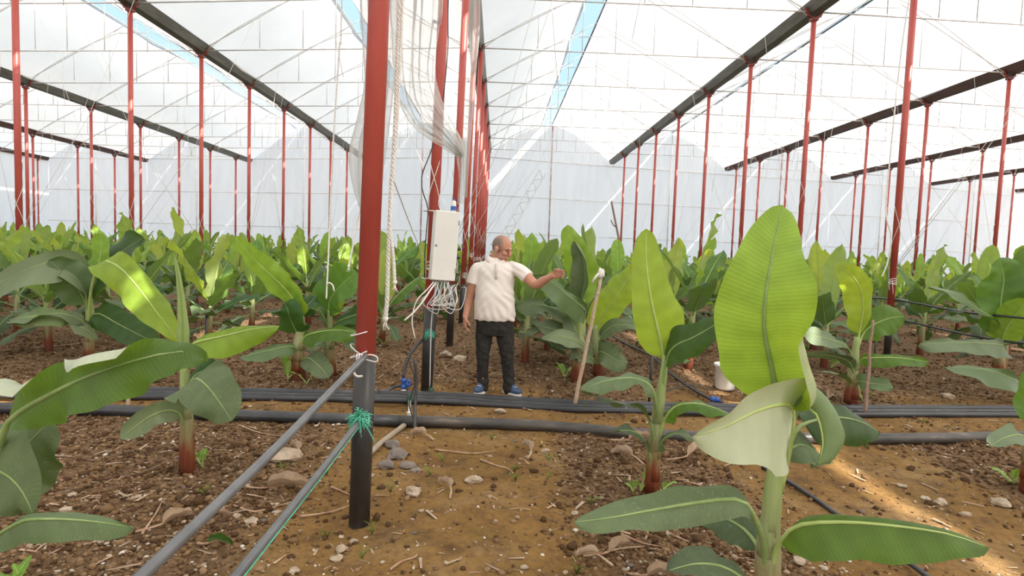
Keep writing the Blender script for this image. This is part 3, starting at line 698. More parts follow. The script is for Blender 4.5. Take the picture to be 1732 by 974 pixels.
for q, (sx_, h_) in enumerate(((1085, .22), (1072, .16), (1120, .15))):
    add_sucker(B, G(sx_, 830+q*2)-V3(0, 0, .0), h_, 40+q, n=4)

# C: plant leaning in from the left edge
C0 = P(-35, 1060, 2.35); C0 = Vector((-2.02, 2.3, gz(-2.02, 2.3)))
C = thing('banana_plant', C0, 'banana plant at the west edge with one long dark leaf, rim glare painted pale', 'plant', 'young banana plants close to the camera')
y = 2.3
add_stem(C, [C0-V3(0, 0, .05), P(-40, 900, y), P(-22, 800, y), P(-5, 740, y)], [.06, .055, .045, .03], seed=8)
add_leaf(C, PL([(-20, 830, y), (0, 750, y), (22, 706, 2.24), (90, 664, 2.15), (170, 628, 2.1), (250, 604, 2.08), (310, 594, 2.08), (350, 612, 2.1)]), .16, [V3(.1, -.3, -1), V3(.1, -.35, -1), V3(.1, -.45, -1)], 'midglare', p0=.25, foldL=[.1, .1, .1, .1], foldR=.05, kapL=[-.3, -.3, 3.2, .3, 3.4, 3.0, -.2, -.6], kapR=-.35, wave=.05, wf=15, nu=48, nv=10, rib=.011, wl=[.7, .6, 1.0, .55, 1.0, .8, .4, .45], wr=[.35, .6, .75, .8, .75, .8], seed=20, edge=.03)  # margin curls forward so the painted glare colour shows in strips
add_leaf(C, PL([(-40, 900, 2.42), (-25, 850, 2.45), (5, 800, 2.48), (35, 765, 2.5), (62, 735, 2.5), (92, 708, 2.5)]), .15, V3(.6, -.3, -1), 'dusty', p0=.2, foldL=.1, foldR=.1, kapL=-.4, kapR=-.6, wave=.06, nu=24, nv=7, seed=21, wr=1.2)
add_leaf(C, PL([(-60, 900, 2.4), (-60, 800, 2.35), (-25, 790, 2.3), (15, 806, 2.25), (42, 838, 2.2), (58, 876, 2.18)]), .17, V3(1, -.3, .7)*-1, 'dusty', p0=.2, foldL=.0, foldR=.1, kapL=-.3, kapR=-.4, wave=.06, nu=24, nv=7, seed=22)
add_leaf(C, PL([(-40, 960, y), (-10, 912, 2.2), (30, 885, 2.12), (60, 878, 2.08), (140, 880, 2.03), (228, 892, 2.0)]), .06, [V3(0, -.5, -1), V3(0, -.4, -1)], 'dusty', p0=.22, foldL=-.4, foldR=.0, kapL=-.6, kapR=-.3, wave=.05, nu=26, nv=6, wl=.5, wr=1.3, seed=23)
for q, (sx_, sy_, h_) in enumerate(((40, 1010, .27), (10, 1020, .2))): add_sucker(C, G(sx_, sy_), h_, 50+q, n=3)

# D: red-stemmed plant with lime leaves left of the hoses
D, b = plant(318, 795, 'banana plant with a bright red stem base and a rolled leaf, west of the hoses')
y = b.y
add_stem(D, [b-V3(0, 0, .05), P(316, 740, y), P(314, 680, y), P(312, 620, y), P(312, 585, y)], [.052, .045, .036, .03, .022], seed=9)
add_leaf(D, PL([(314, 720, y), (318, 660, y-.06), (330, 640, y-.15), (352, 655, y-.25), (378, 690, y-.32), (392, 712, y-.34)]), .175, V3(-.8, -.25, -.8), 'dusty', p0=.22, foldL=.05, foldR=.05, kapL=-.3, kapR=-.3, wave=.05, nu=26, nv=7, seed=24)
add_leaf(D, PL([(314, 735, y), (306, 705, y-.05), (290, 694, y-.12), (262, 700, y-.2), (228, 722, y-.26), (203, 742, y-.3)]), .075, V3(.2, -.3, -1), 'dusty', p0=.24, foldL=-.3, kapL=-.5, kapR=-.2, wave=.05, nu=20, nv=5, seed=25)
add_leaf(D, PL([(314, 680, y), (322, 645, y), (342, 628, y+.02), (372, 622, y+.02)]), .085, V3(0, -.7, -.7), 'dark', p0=.25, nu=16, nv=5, seed=26)
add_leaf(D, PL([(312, 640, y), (314, 580, y), (312, 530, y), (304, 470, y), (296, 432, y+.02)]), .07, V3(1, -.3, 0), 'young', p0=.05, foldL=1.2, foldR=1.2, kapL=3.2, kapR=2.6, wave=0, nu=24, nv=7, wl=[.5, 1.2, .7, .5], wr=[.5, 1.1, .6, .5], seed=27)
add_leaf(D, PL([(312, 640, y), (320, 590, y-.05), (336, 578, y-.1), (380, 568, y-.15), (430, 556, y-.2), (474, 552, y-.22)]), .125, [V3(0, -.2, -1), V3(0, -.3, -1), V3(0, -.6, -.8)], 'young', p0=.18, foldL=-.1, foldR=.1, kapL=[-.5, -.3, -1.8], kapR=[-.3, -.4, -2.6], wave=.03, nu=30, nv=8, wl=[.3, .35, .6], wr=[.8, 1.1, 1.1], seed=28)
for q, (sx_, h_) in enumerate(((342, .22), (328, .16))): add_sucker(D, G(sx_, 790), h_, 60+q, n=4)

# E: plant behind with big drooping dark leaves on the west side
E_, b = plant(150, 615, 'banana plant with an arched lime leaf and broad dark leaves toward the west edge')
y = b.y
add_stem(E_, [b-V3(0, 0, .05), P(152, 560, y), P(150, 505, y), P(142, 470, y)], [.06, .05, .04, .025], seed=12)
add_leaf(E_, PL([(152, 575, y), (151, 530, y-.1), (156, 480, y-.25), (172, 443, y-.4), (202, 452, y-.6), (238, 492, y-.8), (268, 532, y-.95), (302, 576, y-1.05)]), .19, [V3(-.8, -.4, -.5), V3(-.7, -.4, -.6), V3(-.7, -.5, -.6)], 'bright', p0=.34, foldL=.2, foldR=.0, kapL=-.5, kapR=-.4, wave=.08, nu=36, nv=8, rib=.012, seed=29, wr=[.9, 1.2, 1.1, .8], wl=[.7, .8, .9])
add_leaf(E_, PL([(151, 575, y), (152, 540, y-.1), (166, 530, y-.2), (200, 548, y-.4), (235, 566, y-.55), (270, 583, y-.65)]), .17, V3(-.3, -.5, -.8), 'dark', p0=.2, foldL=.1, foldR=.1, kapL=-.5, kapR=-.4, wave=.05, nu=26, nv=6, seed=30)
add_leaf(E_, PL([(150, 540, y), (140, 480, y-.1), (112, 442, y-.2), (60, 450, y-.4), (0, 478, y-.5), (-60, 500, y-.6)]), .26, V3(.3, -.5, -1), 'dusty', p0=.15, foldL=-.3, foldR=.1, kapL=-.5, kapR=-.4, wave=.04, wl=.5, wr=1.0, nu=26, nv=7, seed=31)
add_leaf(E_, PL([(150, 530, y), (138, 498, y-.1), (122, 475, y-.2), (100, 455, y-.3), (82, 440, y-.35)]), .22, V3(-.6, -.3, -.7), 'dark', p0=.15, nu=20, nv=6, seed=32)
add_leaf(E_, PL([(150, 540, y), (158, 500, y), (165, 470, y), (200, 430, y+.1), (243, 402, y+.2)]), .30, V3(.5, -.5, -.5), 'dark', p0=.2, foldL=.3, foldR=.3, nu=24, nv=6, seed=33)
add_leaf(E_, PL([(152, 530, y), (156, 490, y), (168, 440, y), (172, 415, y), (170, 395, y)]), .17, V3(1, -.2, 0), 'young', p0=.2, nu=20, nv=6, seed=34)
add_leaf(E_, PL([(150, 560, y), (135, 540, y-.1), (100, 530, y-.2), (60, 536, y-.3), (10, 545, y-.4)]), .13, V3(0, -1, -.2), 'dusty', p0=.15, nu=20, nv=5, seed=35)
add_leaf(E_, PL([(152, 570, y), (120, 550, y-.1), (112, 538, y-.2), (60, 535, y-.3), (18, 540, y-.3)]), .12, V3(0, -.7, -.7), 'mid', p0=.3, nu=20, nv=5, seed=36, wr=1.2)
add_leaf(E_, PL([(150, 575, y), (140, 560, y-.1), (135, 552, y-.2), (150, 560, y-.3), (165, 575, y-.3)]), .1, V3(1, -.5, 0), 'dusty', p0=.2, nu=12, nv=4, seed=37)

# F, G_: the two plants between the hoses and the near post
F_, b = plant(505, 643, 'banana plant with a long blade slanting up, just behind the black pipe bundle')
y = b.y
add_stem(F_, [b-V3(0, 0, .05), P(505, 600, y), P(508, 555, y), P(510, 525, y)], [.085, .07, .055, .035], seed=13)
add_leaf(F_, PL([(508, 560, y), (500, 515, y-.05), (482, 488, y-.1), (450, 458, y-.15), (420, 428, y-.15), (397, 400, y-.1)]), .15, V3(.5, -.3, .7), 'young', p0=.18, foldL=.2, foldR=.2, nu=26, nv=6, seed=38)
add_leaf(F_, PL([(508, 560, y), (505, 520, y), (492, 490, y), (478, 468, y), (468, 452, y)]), .13, V3(.8, -.5, -.3), 'bright', p0=.2, wl=.15, wr=1.1, nu=20, nv=5, seed=39)
add_leaf(F_, PL([(506, 600, y), (500, 588, y-.1), (486, 586, y-.2), (450, 594, y-.3), (405, 604, y-.35)]), .11, V3(0, -.6, -.8), 'dark', p0=.15, wl=.4, nu=20, nv=5, seed=40)
add_leaf(F_, PL([(508, 590, y), (515, 570, y-.1), (535, 562, y-.2), (570, 558, y-.3), (606, 562, y-.35)]), .16, V3(0, -.6, -.8), 'mid', p0=.18, wl=.3, foldL=.1, nu=20, nv=5, seed=41)
add_leaf(F_, PL([(510, 540, y), (518, 520, y+.05), (528, 508, y+.1), (535, 500, y+.12)]), .15, V3(.7, -.7, -.3), 'dark', p0=.1, nu=14, nv=5, seed=42)
add_leaf(F_, PL([(506, 570, y), (494, 545, y-.1), (488, 530, y-.2), (486, 520, y-.2), (480, 512, y-.2)]), .2, V3(1, -.3, 0), 'dark', p0=.1, nu=14, nv=5, seed=43)
add_leaf(F_, PL([(507, 610, y), (520, 605, y-.1), (532, 612, y-.2), (548, 628, y-.28), (556, 640, y-.3)]), .13, V3(-.5, -.5, -.6), 'dusty', p0=.2, nu=16, nv=5, seed=44)
add_sucker(F_, G(487, 645), .42, 71, n=4); add_sucker(F_, G(518, 650), .25, 72, n=2)
G1, b = plant(557, 634, 'banana plant with two broad V-spread leaves, just west of the thick red post')
y = b.y
add_stem(G1, [b-V3(0, 0, .05), P(556, 590, y), P(557, 555, y), P(558, 525, y)], [.085, .065, .05, .03], seed=14)
add_leaf(G1, PL([(558, 560, y), (556, 520, y), (562, 500, y-.05), (580, 480, y-.15), (603, 460, y-.2)]), .24, V3(.4, -.4, -.8), 'mid', p0=.18, foldL=.5, foldR=.3, wl=1.2, nu=22, nv=6, seed=45)
add_leaf(G1, PL([(558, 560, y), (562, 520, y+.05), (575, 480, y+.1), (583, 455, y+.1), (582, 436, y+.1)]), .17, V3(1, -.3, .2), 'bright', p0=.2, nu=22, nv=6, seed=46)
add_leaf(G1, PL([(558, 580, y), (566, 550, y-.1), (580, 540, y-.2), (610, 532, y-.3), (640, 545, y-.35)]), .15, V3(0, -.8, -.5), 'dark', p0=.18, nu=20, nv=5, seed=47)
add_leaf(G1, PL([(557, 590, y), (570, 562, y-.1), (590, 560, y-.2), (605, 590, y-.3), (607, 602, y-.32)]), .13, V3(-.2, -.6, -.8), 'dusty', p0=.3, nu=18, nv=5, seed=48)
add_leaf(G1, PL([(556, 560, y), (548, 538, y-.1), (540, 525, y-.15), (520, 528, y-.2)]), .12, V3(0, -1, 0), 'dark', p0=.2, nu=14, nv=5, seed=49)
add_leaf(G1, PL([(556, 600, y), (550, 585, y-.1), (538, 583, y-.15), (518, 592, y-.2)]), .09, V3(0, -.8, -.4), 'dusty', p0=.2, nu=14, nv=5, seed=50)

# H: plants beside the man's outstretched hand
H1, b = plant(975, 645, 'banana plant with a tall broad leaf beside the hand of the man', )
y = b.y
add_stem(H1, [b-V3(0, 0, .05), P(980, 590, y), P(982, 540, y), P(984, 505, y)], [.085, .07, .055, .035], seed=15)
add_leaf(H1, PL([(982, 540, y), (983, 500, y), (985, 470, y), (978, 430, y), (965, 400, y), (960, 380, y)]), .2, V3(1, -.15, 0), 'young', p0=.14, foldL=.15, foldR=.25, wl=[.6, 1.0, .8], wr=[.9, .9, .5], nu=26, nv=7, seed=51)
add_leaf(H1, PL([(983, 540, y), (985, 500, y-.1), (990, 470, y-.15), (985, 430, y-.15), (970, 408, y-.1)]), .17, V3(.9, -.6, 0), 'dusty', p0=.14, foldL=.6, foldR=.6, kapR=.8, nu=24, nv=7, seed=52)
add_leaf(H1, PL([(982, 560, y), (990, 530, y-.1), (985, 520, y-.25), (960, 500, y-.45), (930, 475, y-.6), (904, 465, y-.7)]), .17, V3(-.45, -.25, -.9), 'dark', p0=.2, foldL=.3, foldR=0, kapR=-.2, kapL=-.4, wl=.35, wr=1.1, nu=28, nv=7, seed=53)
add_leaf(H1, PL([(980, 580, y), (968, 545, y-.1), (950, 528, y-.2), (910, 515, y-.35), (872, 520, y-.45)]), .15, V3(0, -.7, -.7), 'dustydark', p0=.15, wl=.5, wave=.1, nu=24, nv=6, seed=54)
add_leaf(H1, PL([(978, 600, y), (965, 575, y-.1), (945, 560, y-.2), (918, 552, y-.3), (896, 545, y-.35)]), .12, V3(0, -.6, -.7), 'dustydark', p0=.15, wave=.1, nu=20, nv=5, seed=55)
add_leaf(H1, PL([(982, 540, y), (988, 490, y+.05), (992, 430, y+.05), (988, 400, y+.05), (986, 378, y+.05)]), .07, V3(1, -.3, 0), 'mid', p0=.1, foldL=1, foldR=1, kapL=2.2, kapR=2.4, wave=0, nu=20, nv=6, wl=[.6, .6, 1.4], wr=[.6, .6, 1.4], seed=56)
add_leaf(H1, PL([(980, 600, y), (990, 590, y-.2), (970, 575, y-.4), (935, 568, y-.5), (915, 575, y-.5)]), .1, V3(0, -.6, -.7), 'dusty', p0=.2, wave=.1, nu=18, nv=5, seed=57)
add_sucker(H1, G(955, 640), .3, 73, n=4)
H2, b = plant(1014, 640, 'banana plant with a lime leaf leaning behind the pale cane')
y = b.y
add_stem(H2, [b-V3(0, 0, .05), P(1012, 600, y), P(1008, 570, y), P(1008, 550, y)], [.075, .06, .05, .03], seed=16)
add_leaf(H2, PL([(1008, 580, y), (1012, 550, y), (1022, 530, y-.05), (1042, 500, y-.1), (1060, 475, y-.12), (1078, 450, y-.12)]), .19, V3(.8, -.3, .5), 'bright', p0=.12, foldL=.4, foldR=.2, nu=26, nv=7, seed=58)
add_leaf(H2, PL([(1008, 590, y), (1020, 565, y-.1), (1040, 550, y-.2), (1075, 552, y-.3), (1100, 570, y-.35)]), .12, V3(0, -.8, -.5), 'dusty', p0=.15, nu=20, nv=5, seed=59)
add_leaf(H2, PL([(1010, 610, y), (1014, 595, y-.1), (1024, 598, y-.2), (1045, 610, y-.3), (1062, 612, y-.3)]), .16, V3(-.1, -.5, -.8), 'dusty', p0=.2, nu=18, nv=5, seed=60)
add_leaf(H2, PL([(1008, 600, y), (998, 580, y-.1), (990, 578, y-.2), (950, 576, y-.3), (925, 566, y-.35)]), .11, V3(0, -.6, -.7), 'dustydark', p0=.15, nu=18, nv=5, seed=61)
add_leaf(H2, PL([(1012, 620, y), (1000, 605, y-.15), (985, 600, y-.25), (972, 598, y-.3), (962, 610, y-.3)]), .1, V3(0, -.6, -.7), 'dusty', p0=.2, nu=14, nv=4, seed=62)

# I: plant beside the weathered stick, J: pair at the east edge, K: red stub at the edge
I_, b = plant(1440, 682, 'banana plant with an arched yellow green leaf, beside the weathered stick')
y = b.y
add_stem(I_, [b-V3(0, 0, .05), P(1441, 640, y), P(1446, 600, y), P(1450, 570, y)], [.075, .06, .045, .03], seed=17)
add_leaf(I_, PL([(1448, 600, y), (1454, 560, y), (1460, 520, y-.05), (1455, 488, y-.1), (1438, 462, y-.12), (1412, 447, y-.1)]), .19, [V3(1, -.2, .2), V3(.9, -.3, .4), V3(.5, -.3, 1)], 'bright', p0=.2, foldL=.2, foldR=.1, wl=[.9, 1.0, .9], wr=[.3, .7, .6], nu=28, nv=7, seed=63)
add_leaf(I_, PL([(1450, 590, y), (1462, 562, y+.05), (1480, 548, y), (1505, 538, y-.05), (1530, 535, y-.1)]), .18, V3(.1, -.5, -.9), 'mid', p0=.18, nu=20, nv=6, seed=64)
add_leaf(I_, PL([(1446, 620, y), (1440, 598, y-.1), (1425, 582, y-.2), (1385, 570, y-.3), (1348, 562, y-.35)]), .14, V3(0, -.8, -.5), 'dustydark', p0=.18, nu=22, nv=5, seed=65)
add_leaf(I_, PL([(1446, 640, y), (1440, 618, y-.1), (1430, 608, y-.2), (1400, 600, y-.3), (1360, 600, y-.35)]), .07, V3(0, -.6, .5), 'dusty', p0=.15, nu=20, nv=5, seed=66)
add_leaf(I_, PL([(1448, 630, y), (1458, 608, y-.1), (1475, 605, y-.2), (1520, 605, y-.3), (1572, 612, y-.35)]), .11, V3(0, -.6, -.8), 'mid', p0=.15, wl=.4, nu=22, nv=5, seed=67)
add_leaf(I_, PL([(1442, 660, y), (1436, 645, y-.1), (1425, 635, y-.2), (1408, 630, y-.25), (1388, 628, y-.3)]), .06, V3(0, -.8, .1), 'dusty', p0=.2, nu=16, nv=4, seed=68)
add_leaf(I_, PL([(1446, 660, y), (1452, 645, y-.1), (1470, 648, y-.2), (1490, 650, y-.25), (1512, 655, y-.3)]), .09, V3(0, -.6, -.6), 'dusty', p0=.25, nu=16, nv=4, seed=69)
add_sucker(I_, G(1458, 680), .35, 74, n=3)
J1, b = plant(1690, 650, 'banana plant at the east edge with two wide dark leaves held low like a table')
y = b.y
add_stem(J1, [b-V3(0, 0, .05), P(1690, 610, y), P(1688, 570, y), P(1690, 540, y)], [.085, .07, .05, .03], seed=18)
add_leaf(J1, PL([(1690, 610, y), (1700, 592, y-.2), (1690, 583, y-.5), (1640, 580, y-.7), (1600, 580, y-.8), (1555, 582, y-.85)]), .17, V3(0, -.7, -.7), 'dustydark', p0=.15, wl=.4, wr=1.1, wave=.06, nu=26, nv=6, seed=70)
add_leaf(J1, PL([(1700, 650, y), (1745, 690, y-.6), (1732, 655, y-1.0), (1690, 632, y-1.2), (1640, 622, y-1.3), (1595, 622, y-1.35)]), .16, V3(0, -.6, -.8), 'dark', p0=.25, wl=.35, wr=1.2, wave=.08, nu=26, nv=6, seed=71)
add_leaf(J1, PL([(1690, 590, y), (1690, 540, y), (1694, 500, y), (1698, 470, y), (1690, 436, y)]), .3, V3(1, -.2, 0), 'mid', p0=.15, nu=22, nv=6, seed=72, wl=[.9, .9, 1])
add_leaf(J1, PL([(1690, 590, y), (1700, 540, y), (1720, 490, y), (1740, 450, y), (1745, 415, y)]), .25, V3(1, -.3, .2), 'mid', p0=.15, nu=22, nv=6, seed=73)
add_leaf(J1, PL([(1690, 590, y), (1700, 560, y-.1), (1720, 530, y-.2), (1740, 505, y-.3)]), .2, V3(.6, -.5, -.4), 'young', p0=.15, nu=18, nv=6, seed=74)
add_leaf(J1, PL([(1690, 560, y), (1690, 545, y-.1), (1650, 520, y-.3), (1610, 495, y-.3), (1570, 488, y-.3)]), .15, V3(0, -.8, -.5), 'dark', p0=.15, nu=20, nv=5, seed=75)
K0 = G(1740, 835)
K = thing('banana_plant', K0, 'banana plant cut by the east edge, dusty low leaf and weedy shoots', 'plant', 'young banana plants close to the camera')
add_stem(K, [K0-V3(0, 0, .05), P(1742, 780, K0.y), P(1745, 720, K0.y)], [.06, .045, .03], seed=19)
add_leaf(K, PL([(1744, 790, K0.y), (1735, 745, K0.y-.1), (1722, 735, K0.y-.2), (1695, 742, K0.y-.3), (1674, 756, K0.y-.35)]), .08, V3(0, -.8, -.4), 'dustydark', p0=.2, nu=18, nv=5, seed=76)
add_leaf(K, PL([(1744, 750, K0.y), (1750, 700, K0.y), (1760, 640, K0.y), (1790, 600, K0.y)]), .12, V3(1, -.3, .2), 'mid', p0=.2, nu=18, nv=5, seed=77)
add_sucker(K, G(1712, 822), .28, 75, n=5)
# --- mid field and far field: copies of variants
VAR = [variant(100+q, H=.5+.05*(q % 6)) for q in range(9)]
used = [False]*9
def place_variant(x, y, q, rot, sc, label, group):
    src = VAR[q]
    o = src if not used[q] else copy_tree(src)
    used[q] = True
    o.location = (x, y, gz(x, y)-.01); o.rotation_euler = (0, 0, rot); o.scale = (sc, sc, sc)
    tag(o, label, 'plant', group); return o
heroes = [(-2.26, 6.8), (-1.9, 7.0), (.95, 6.95), (1.25, 7.0), (4.06, 6.5), (6.2, 7.2), (-4.7, 7.2)]
MID = [(425, 565, 'bushy banana plant standing past the curled lime leaf'), (240, 590, 'banana plant half hidden behind the folded lime leaf'), (352, 590, 'banana plant with a slim stem beside a thin black riser stake'),
       (640, 545, 'banana plant peeping out behind the thick red post'), (690, 520, 'leafy banana plant under the hanging white rope'), (925, 590, 'low banana plant right behind the trousers of the man'),
       (1175, 560, 'pale leaved banana plant behind the lime banner leaf'), (1245, 545, 'banana plant with a grey blade seen beside the tallest leaf'), (1375, 590, 'banana plant showing past the edge of the tallest leaf'), (1395, 545, 'banana plant with round topped leaves behind the arched yellow green leaf'),
       (1555, 600, 'banana plant under the two black drip hoses'), (1620, 560, 'banana plant where the lower drip hose sags'), (1110, 560, 'banana plant showing between two lime leaves')]
for q, (px, py, lb) in enumerate(MID):
    g = G(px, py); place_variant(g.x, g.y, (q*4+1) % 9, R.uniform(0, 6.28), R.uniform(1.05, 1.3), lb, 'banana plants of the second rank'); heroes.append((g.x, g.y))
n_far = 0; cand = []
yy = 8.2
while yy < 33.5:
    xx = -36.0
    while xx < 40:
        x = xx+R.uniform(-.3, .3); y_ = yy+R.uniform(-.35, .35); xx += 2.15
        if abs(x) > y_*.93+.6 or x < -29.5 or x > 35.5: continue
        if any(abs(x-ROWS[i][0]) < .45 for i in range(10)): x += .7
        if -1.5 < x < .35 and y_ < 20: x = .9+R.uniform(0, .3)
        if any((x-a)**2+(y_-b)**2 < 1.0 for a, b in heroes): continue
        wy = np.interp(x, [r[0] for r in ROWS], WALLY)
        if y_ > wy-1: continue
        cand.append((x, y_))
    yy += 1.55
print('far plants', len(cand))
for (x, y_) in cand[:300]:
    bi = [i for i in range(9) if ROWS[i][0] <= x < ROWS[i+1][0]][0]
    near = min(POSTS, key=lambda p: (p[1]-x)**2+(p[2]-y_)**2); dx, dy = x-near[1], y_-near[2]
    rel = ('just behind' if dy > 0 else 'just before') if abs(dy) > abs(dx) else (('east' if dx > 0 else 'west')+' of')
    if abs(dx) > 1.2: rel = ('well ' if abs(dx) > 2.4 else '')+('east' if dx > 0 else 'west')+' and '+('behind' if dy > 0 else 'before')
    lb = 'banana plant '+rel+' the '+near[3]+' post of '+rown[near[0]]; gr = 'banana plants of '+bayn[bi]
    place_variant(x, y_, R.randrange(9), R.uniform(0, 6.28), R.uniform(.98, 1.24), lb, gr)

# ---------------------------------------------------------------- pipes on the ground
def gpath(pts, r, dz=0): return [G(px, py, r+dz) for px, py in pts]
fp = thing('water_pipe', G(860, 720), 'fat black water pipe on the clay before the bundle, dusty toward the east', 'pipe')
whole = catmull(gpath([(-900, 668), (-260, 684), (0, 690), (200, 694), (430, 703), (650, 711), (900, 719), (1030, 730), (1150, 738), (1430, 742), (1600, 741), (1732, 738), (1900, 742), (2500, 760)], .048), 60)
def cutx(lst, xa, xb): return [p for p in lst if xa <= p.x <= xb]
MB().tube(cutx(whole, -12, -.78), .05, 14).build('pipe_length', M_HOSE, fp)
MB().tube(cutx(whole, -.98, 12), .05, 14).build('pipe_length', M_PIPE, fp)
for i, (nm, dy, lab) in enumerate((('water_pipe', 0, 'hindmost black pipe of the bundle of three lying across the rows'), ('water_pipe', 5, 'middle ribbed black pipe of the bundle of three lying across the rows'), ('water_pipe', 11, 'front black pipe of the bundle of three, past the feet of the man'))):
    r = (.038, .026, .032)[i]
    pts = gpath([(-900, 640+dy), (-260, 652+dy), (0, 658+dy), (430, 662+dy), (640, 666+dy), (760, 669+dy), (870, 676+dy), (1000, 683+dy), (1240, 688+dy), (1400, 690+dy), (1732, 691+dy), (1900, 695+dy), (2500, 712+dy)], r, .0)
    p = tubeobj(nm, catmull(pts, 50), r, M_PIPEB if i != 1 else M_HOSE, None, n=12); tag(p, lab, 'pipe', 'bundle of three black pipes')
# hoses tied along the post rows
def rowhose(x, z, y0, y1, lab, grp, r=.014, posts=None):
    pts = []; rg = random.Random(int(z*100)+int(x))
    yy = [y for y in (posts or [])]
    n = int((y1-y0)/.78)
    for q in range(n+1):
        y = y0+(y1-y0)*q/n; ph = (y-(posts[0] if posts else y0))/3.15
        pts.append(V3(x+.07+rg.uniform(-.015, .015), y, z-.05*math.sin(math.pi*(ph % 1))+rg.uniform(-.008, .008)))
    o = tubeobj('drip_hose', pts, r, M_HOSE, None, n=7, smoothn=n*3); return tag(o, lab, 'hose', grp)
for i in (2, 3, 5, 6, 7):
    x = ROWS[i][0]; ps = postys(i); y0 = {3: 8.2, 5: 6.2}.get(i, ps[0])
    for z, w_ in ((.98, 'upper'), (.66, 'lower')):
        if i == 3: z -= .12
        rowhose(x, z, y0 if i != 5 else 6.0, WALLY[i]-1.2, w_+' black drip hose tied along '+rown[i], 'drip hoses tied to the post rows', r=.016 if i in (3, 5) else .013, posts=ps)
H_ = thing('drip_hose', P(605, 606, 3.3), 'thick grey hose running from the near post down to the lower edge, upper of two', 'hose', 'two hoses tied to the near post')
a, b = P(618, 602, 3.16), P(240, 974, 1.33); d = b-a
tubeobj('hose_length', catmull([P(640, 600, 3.2) if 0 else a, a.lerp(b, .33)+V3(.0, 0, -.008), a.lerp(b, .66)+V3(.004, 0, -.01), b, b+d*.22], 24), .0165, M_HOSEG, H_, n=12)
tubeobj('hose_end_loop', catmull([P(618, 604, 3.17), P(607, 612, 3.16), P(598, 625, 3.15), P(603, 636, 3.15), P(613, 636, 3.15)], 14), .006, M_TWINE, H_, n=7)
H2_ = thing('drip_hose', P(610, 715, 3.2), 'grey hose with a green cord along it, lower of two tied to the near post', 'hose', 'two hoses tied to the near post')
a, b = P(608, 712, 3.16), P(400, 974, 1.62); d = b-a
tubeobj('hose_length', catmull([a, a.lerp(b, .5)+V3(0, 0, -.006), b, b+d*.3], 20), .0155, M_HOSEG, H2_, n=12)
tubeobj('green_cord', [p+V3(.012, 0, -.012) for p in catmull([a, a.lerp(b, .5)+V3(0, 0, -.006), b, b+d*.3], 20)], .0035, M_GNET, H2_, n=5)
gk = thing('green_twine_knot', P(607, 708, 3.14), 'frayed turquoise twine knot on the near post holding the lower hose', 'twine', 'turquoise twine knots')
def fray(c, root, n, L, seed):
    rg = random.Random(seed); mb = MB()
    for q in range(n):
        d = Vector((rg.gauss(0, 1), rg.gauss(0, .7), rg.gauss(0, 1.1))).normalized(); l = L*rg.uniform(.4, 1)
        mb.tube([c, c+d*l*.5+V3(rg.uniform(-.01, .01), 0, .01), c+d*l+V3(0, 0, -l*.25)], .0024, 4)
    for q in range(4): mb.tube([c+V3(.05*math.cos(a), .05*math.sin(a)*.6+.02, -.012*q+.01*math.sin(3*a)) for a in np.linspace(0, 6.28, 14)], .005, 5)
    mb.build('frayed_strands', M_GNET, root)
fray(P(607, 708, 3.13), gk, 90, .085, 1)
tubeobj('loose_end', [P(612, 712, 3.12), P(622, 725, 3.11), P(634, 748, 3.1)], .003, M_GNET, gk, n=5, smoothn=8)
gk2 = thing('green_twine_knot', P(726, 562, 6.3), 'frayed turquoise twine knot on the post with the electrical box', 'twine', 'turquoise twine knots')
fray(P(727, 563, 6.28), gk2, 60, .08, 2)
# twine binding hose one to the near post
tw = thing('twine_tie', P(615, 590, 3.2), 'white twine tying the upper grey hose to the near red post', 'twine')
mb = MB()
px_, py_ = -.74, 3.3
for z, tl in ((1.10, .02), (.99, -.04), (.985, .03)):
    mb.tube([V3(px_+.064*math.cos(a), py_+.064*math.sin(a), z+tl*math.cos(a)) for a in np.linspace(0, 6.283, 20)], .0035, 5)
mb.tube([P(605, 606, 3.17), P(625, 600, 3.16), P(638, 604, 3.16), P(636, 612, 3.16), P(612, 606, 3.16)], .004, 5, smoothn=16)
for a in range(3): mb.tube([P(604+4*a, 598, 3.14), P(603+4*a, 606, 3.13), P(605+4*a, 615, 3.15)], .004, 5)
mb.build('wound_twine', M_TWINE, tw)
lp = tubeobj('hose_offcut', catmull([P(602, 612, 3.34), P(600, 680, 3.36), P(598, 740, 3.36), P(597, 762, 3.34), P(602, 776, 3.3)], 20), .012, M_HOSE, None, n=8); tag(lp, 'thin black hose hanging down behind the near post', 'hose')
# vertical riser parts beside the second post
va = thing('valve_riser', G(693, 735, 0), 'irrigation riser with a blue valve and a black curved hose beside the box post', 'valve')
tubeobj('curved_hose', catmull([P(716, 572, 6.36), P(704, 585, 6.3), P(692, 602, 6.25), P(685, 622, 6.22), P(682, 640, 6.2)], 16), .018, M_HOSE, va, n=9)
mb = MB(); c = P(683, 648, 6.18)
mb.lathe(c-V3(0, 0, .06), [(0, 0), (.028, 0), (.03, .03), (.022, .04), (.022, .07), (.03, .08), (.03, .11), (0, .115)], 12)
mb.box(c+V3(.045, -.01, -.01), (.05, .03, .05)); mb.box(c+V3(.06, -.02, .03), (.02, .05, .03)); mb.build('blue_valve', M_BLUE, va)
MB().lathe(c+V3(0, 0, -.1), [(0, 0), (.025, 0), (.025, .04), (0, .04)], 12).build('union_nut', M_BOXW, va)
tubeobj('ground_hose', catmull([P(680, 652, 6.2), P(668, 654, 6.2), P(655, 660, 6.15), P(640, 662, 6.1)], 10), .016, M_HOSE, va, n=8)
c = P(693, 672, 5.85)
MB().lathe(c-V3(0, 0, .06), [(0, 0), (.03, 0), (.034, .03), (.026, .06), (.02, .1), (0, .1)], 12).build('green_coupling', M_DGREEN, va)
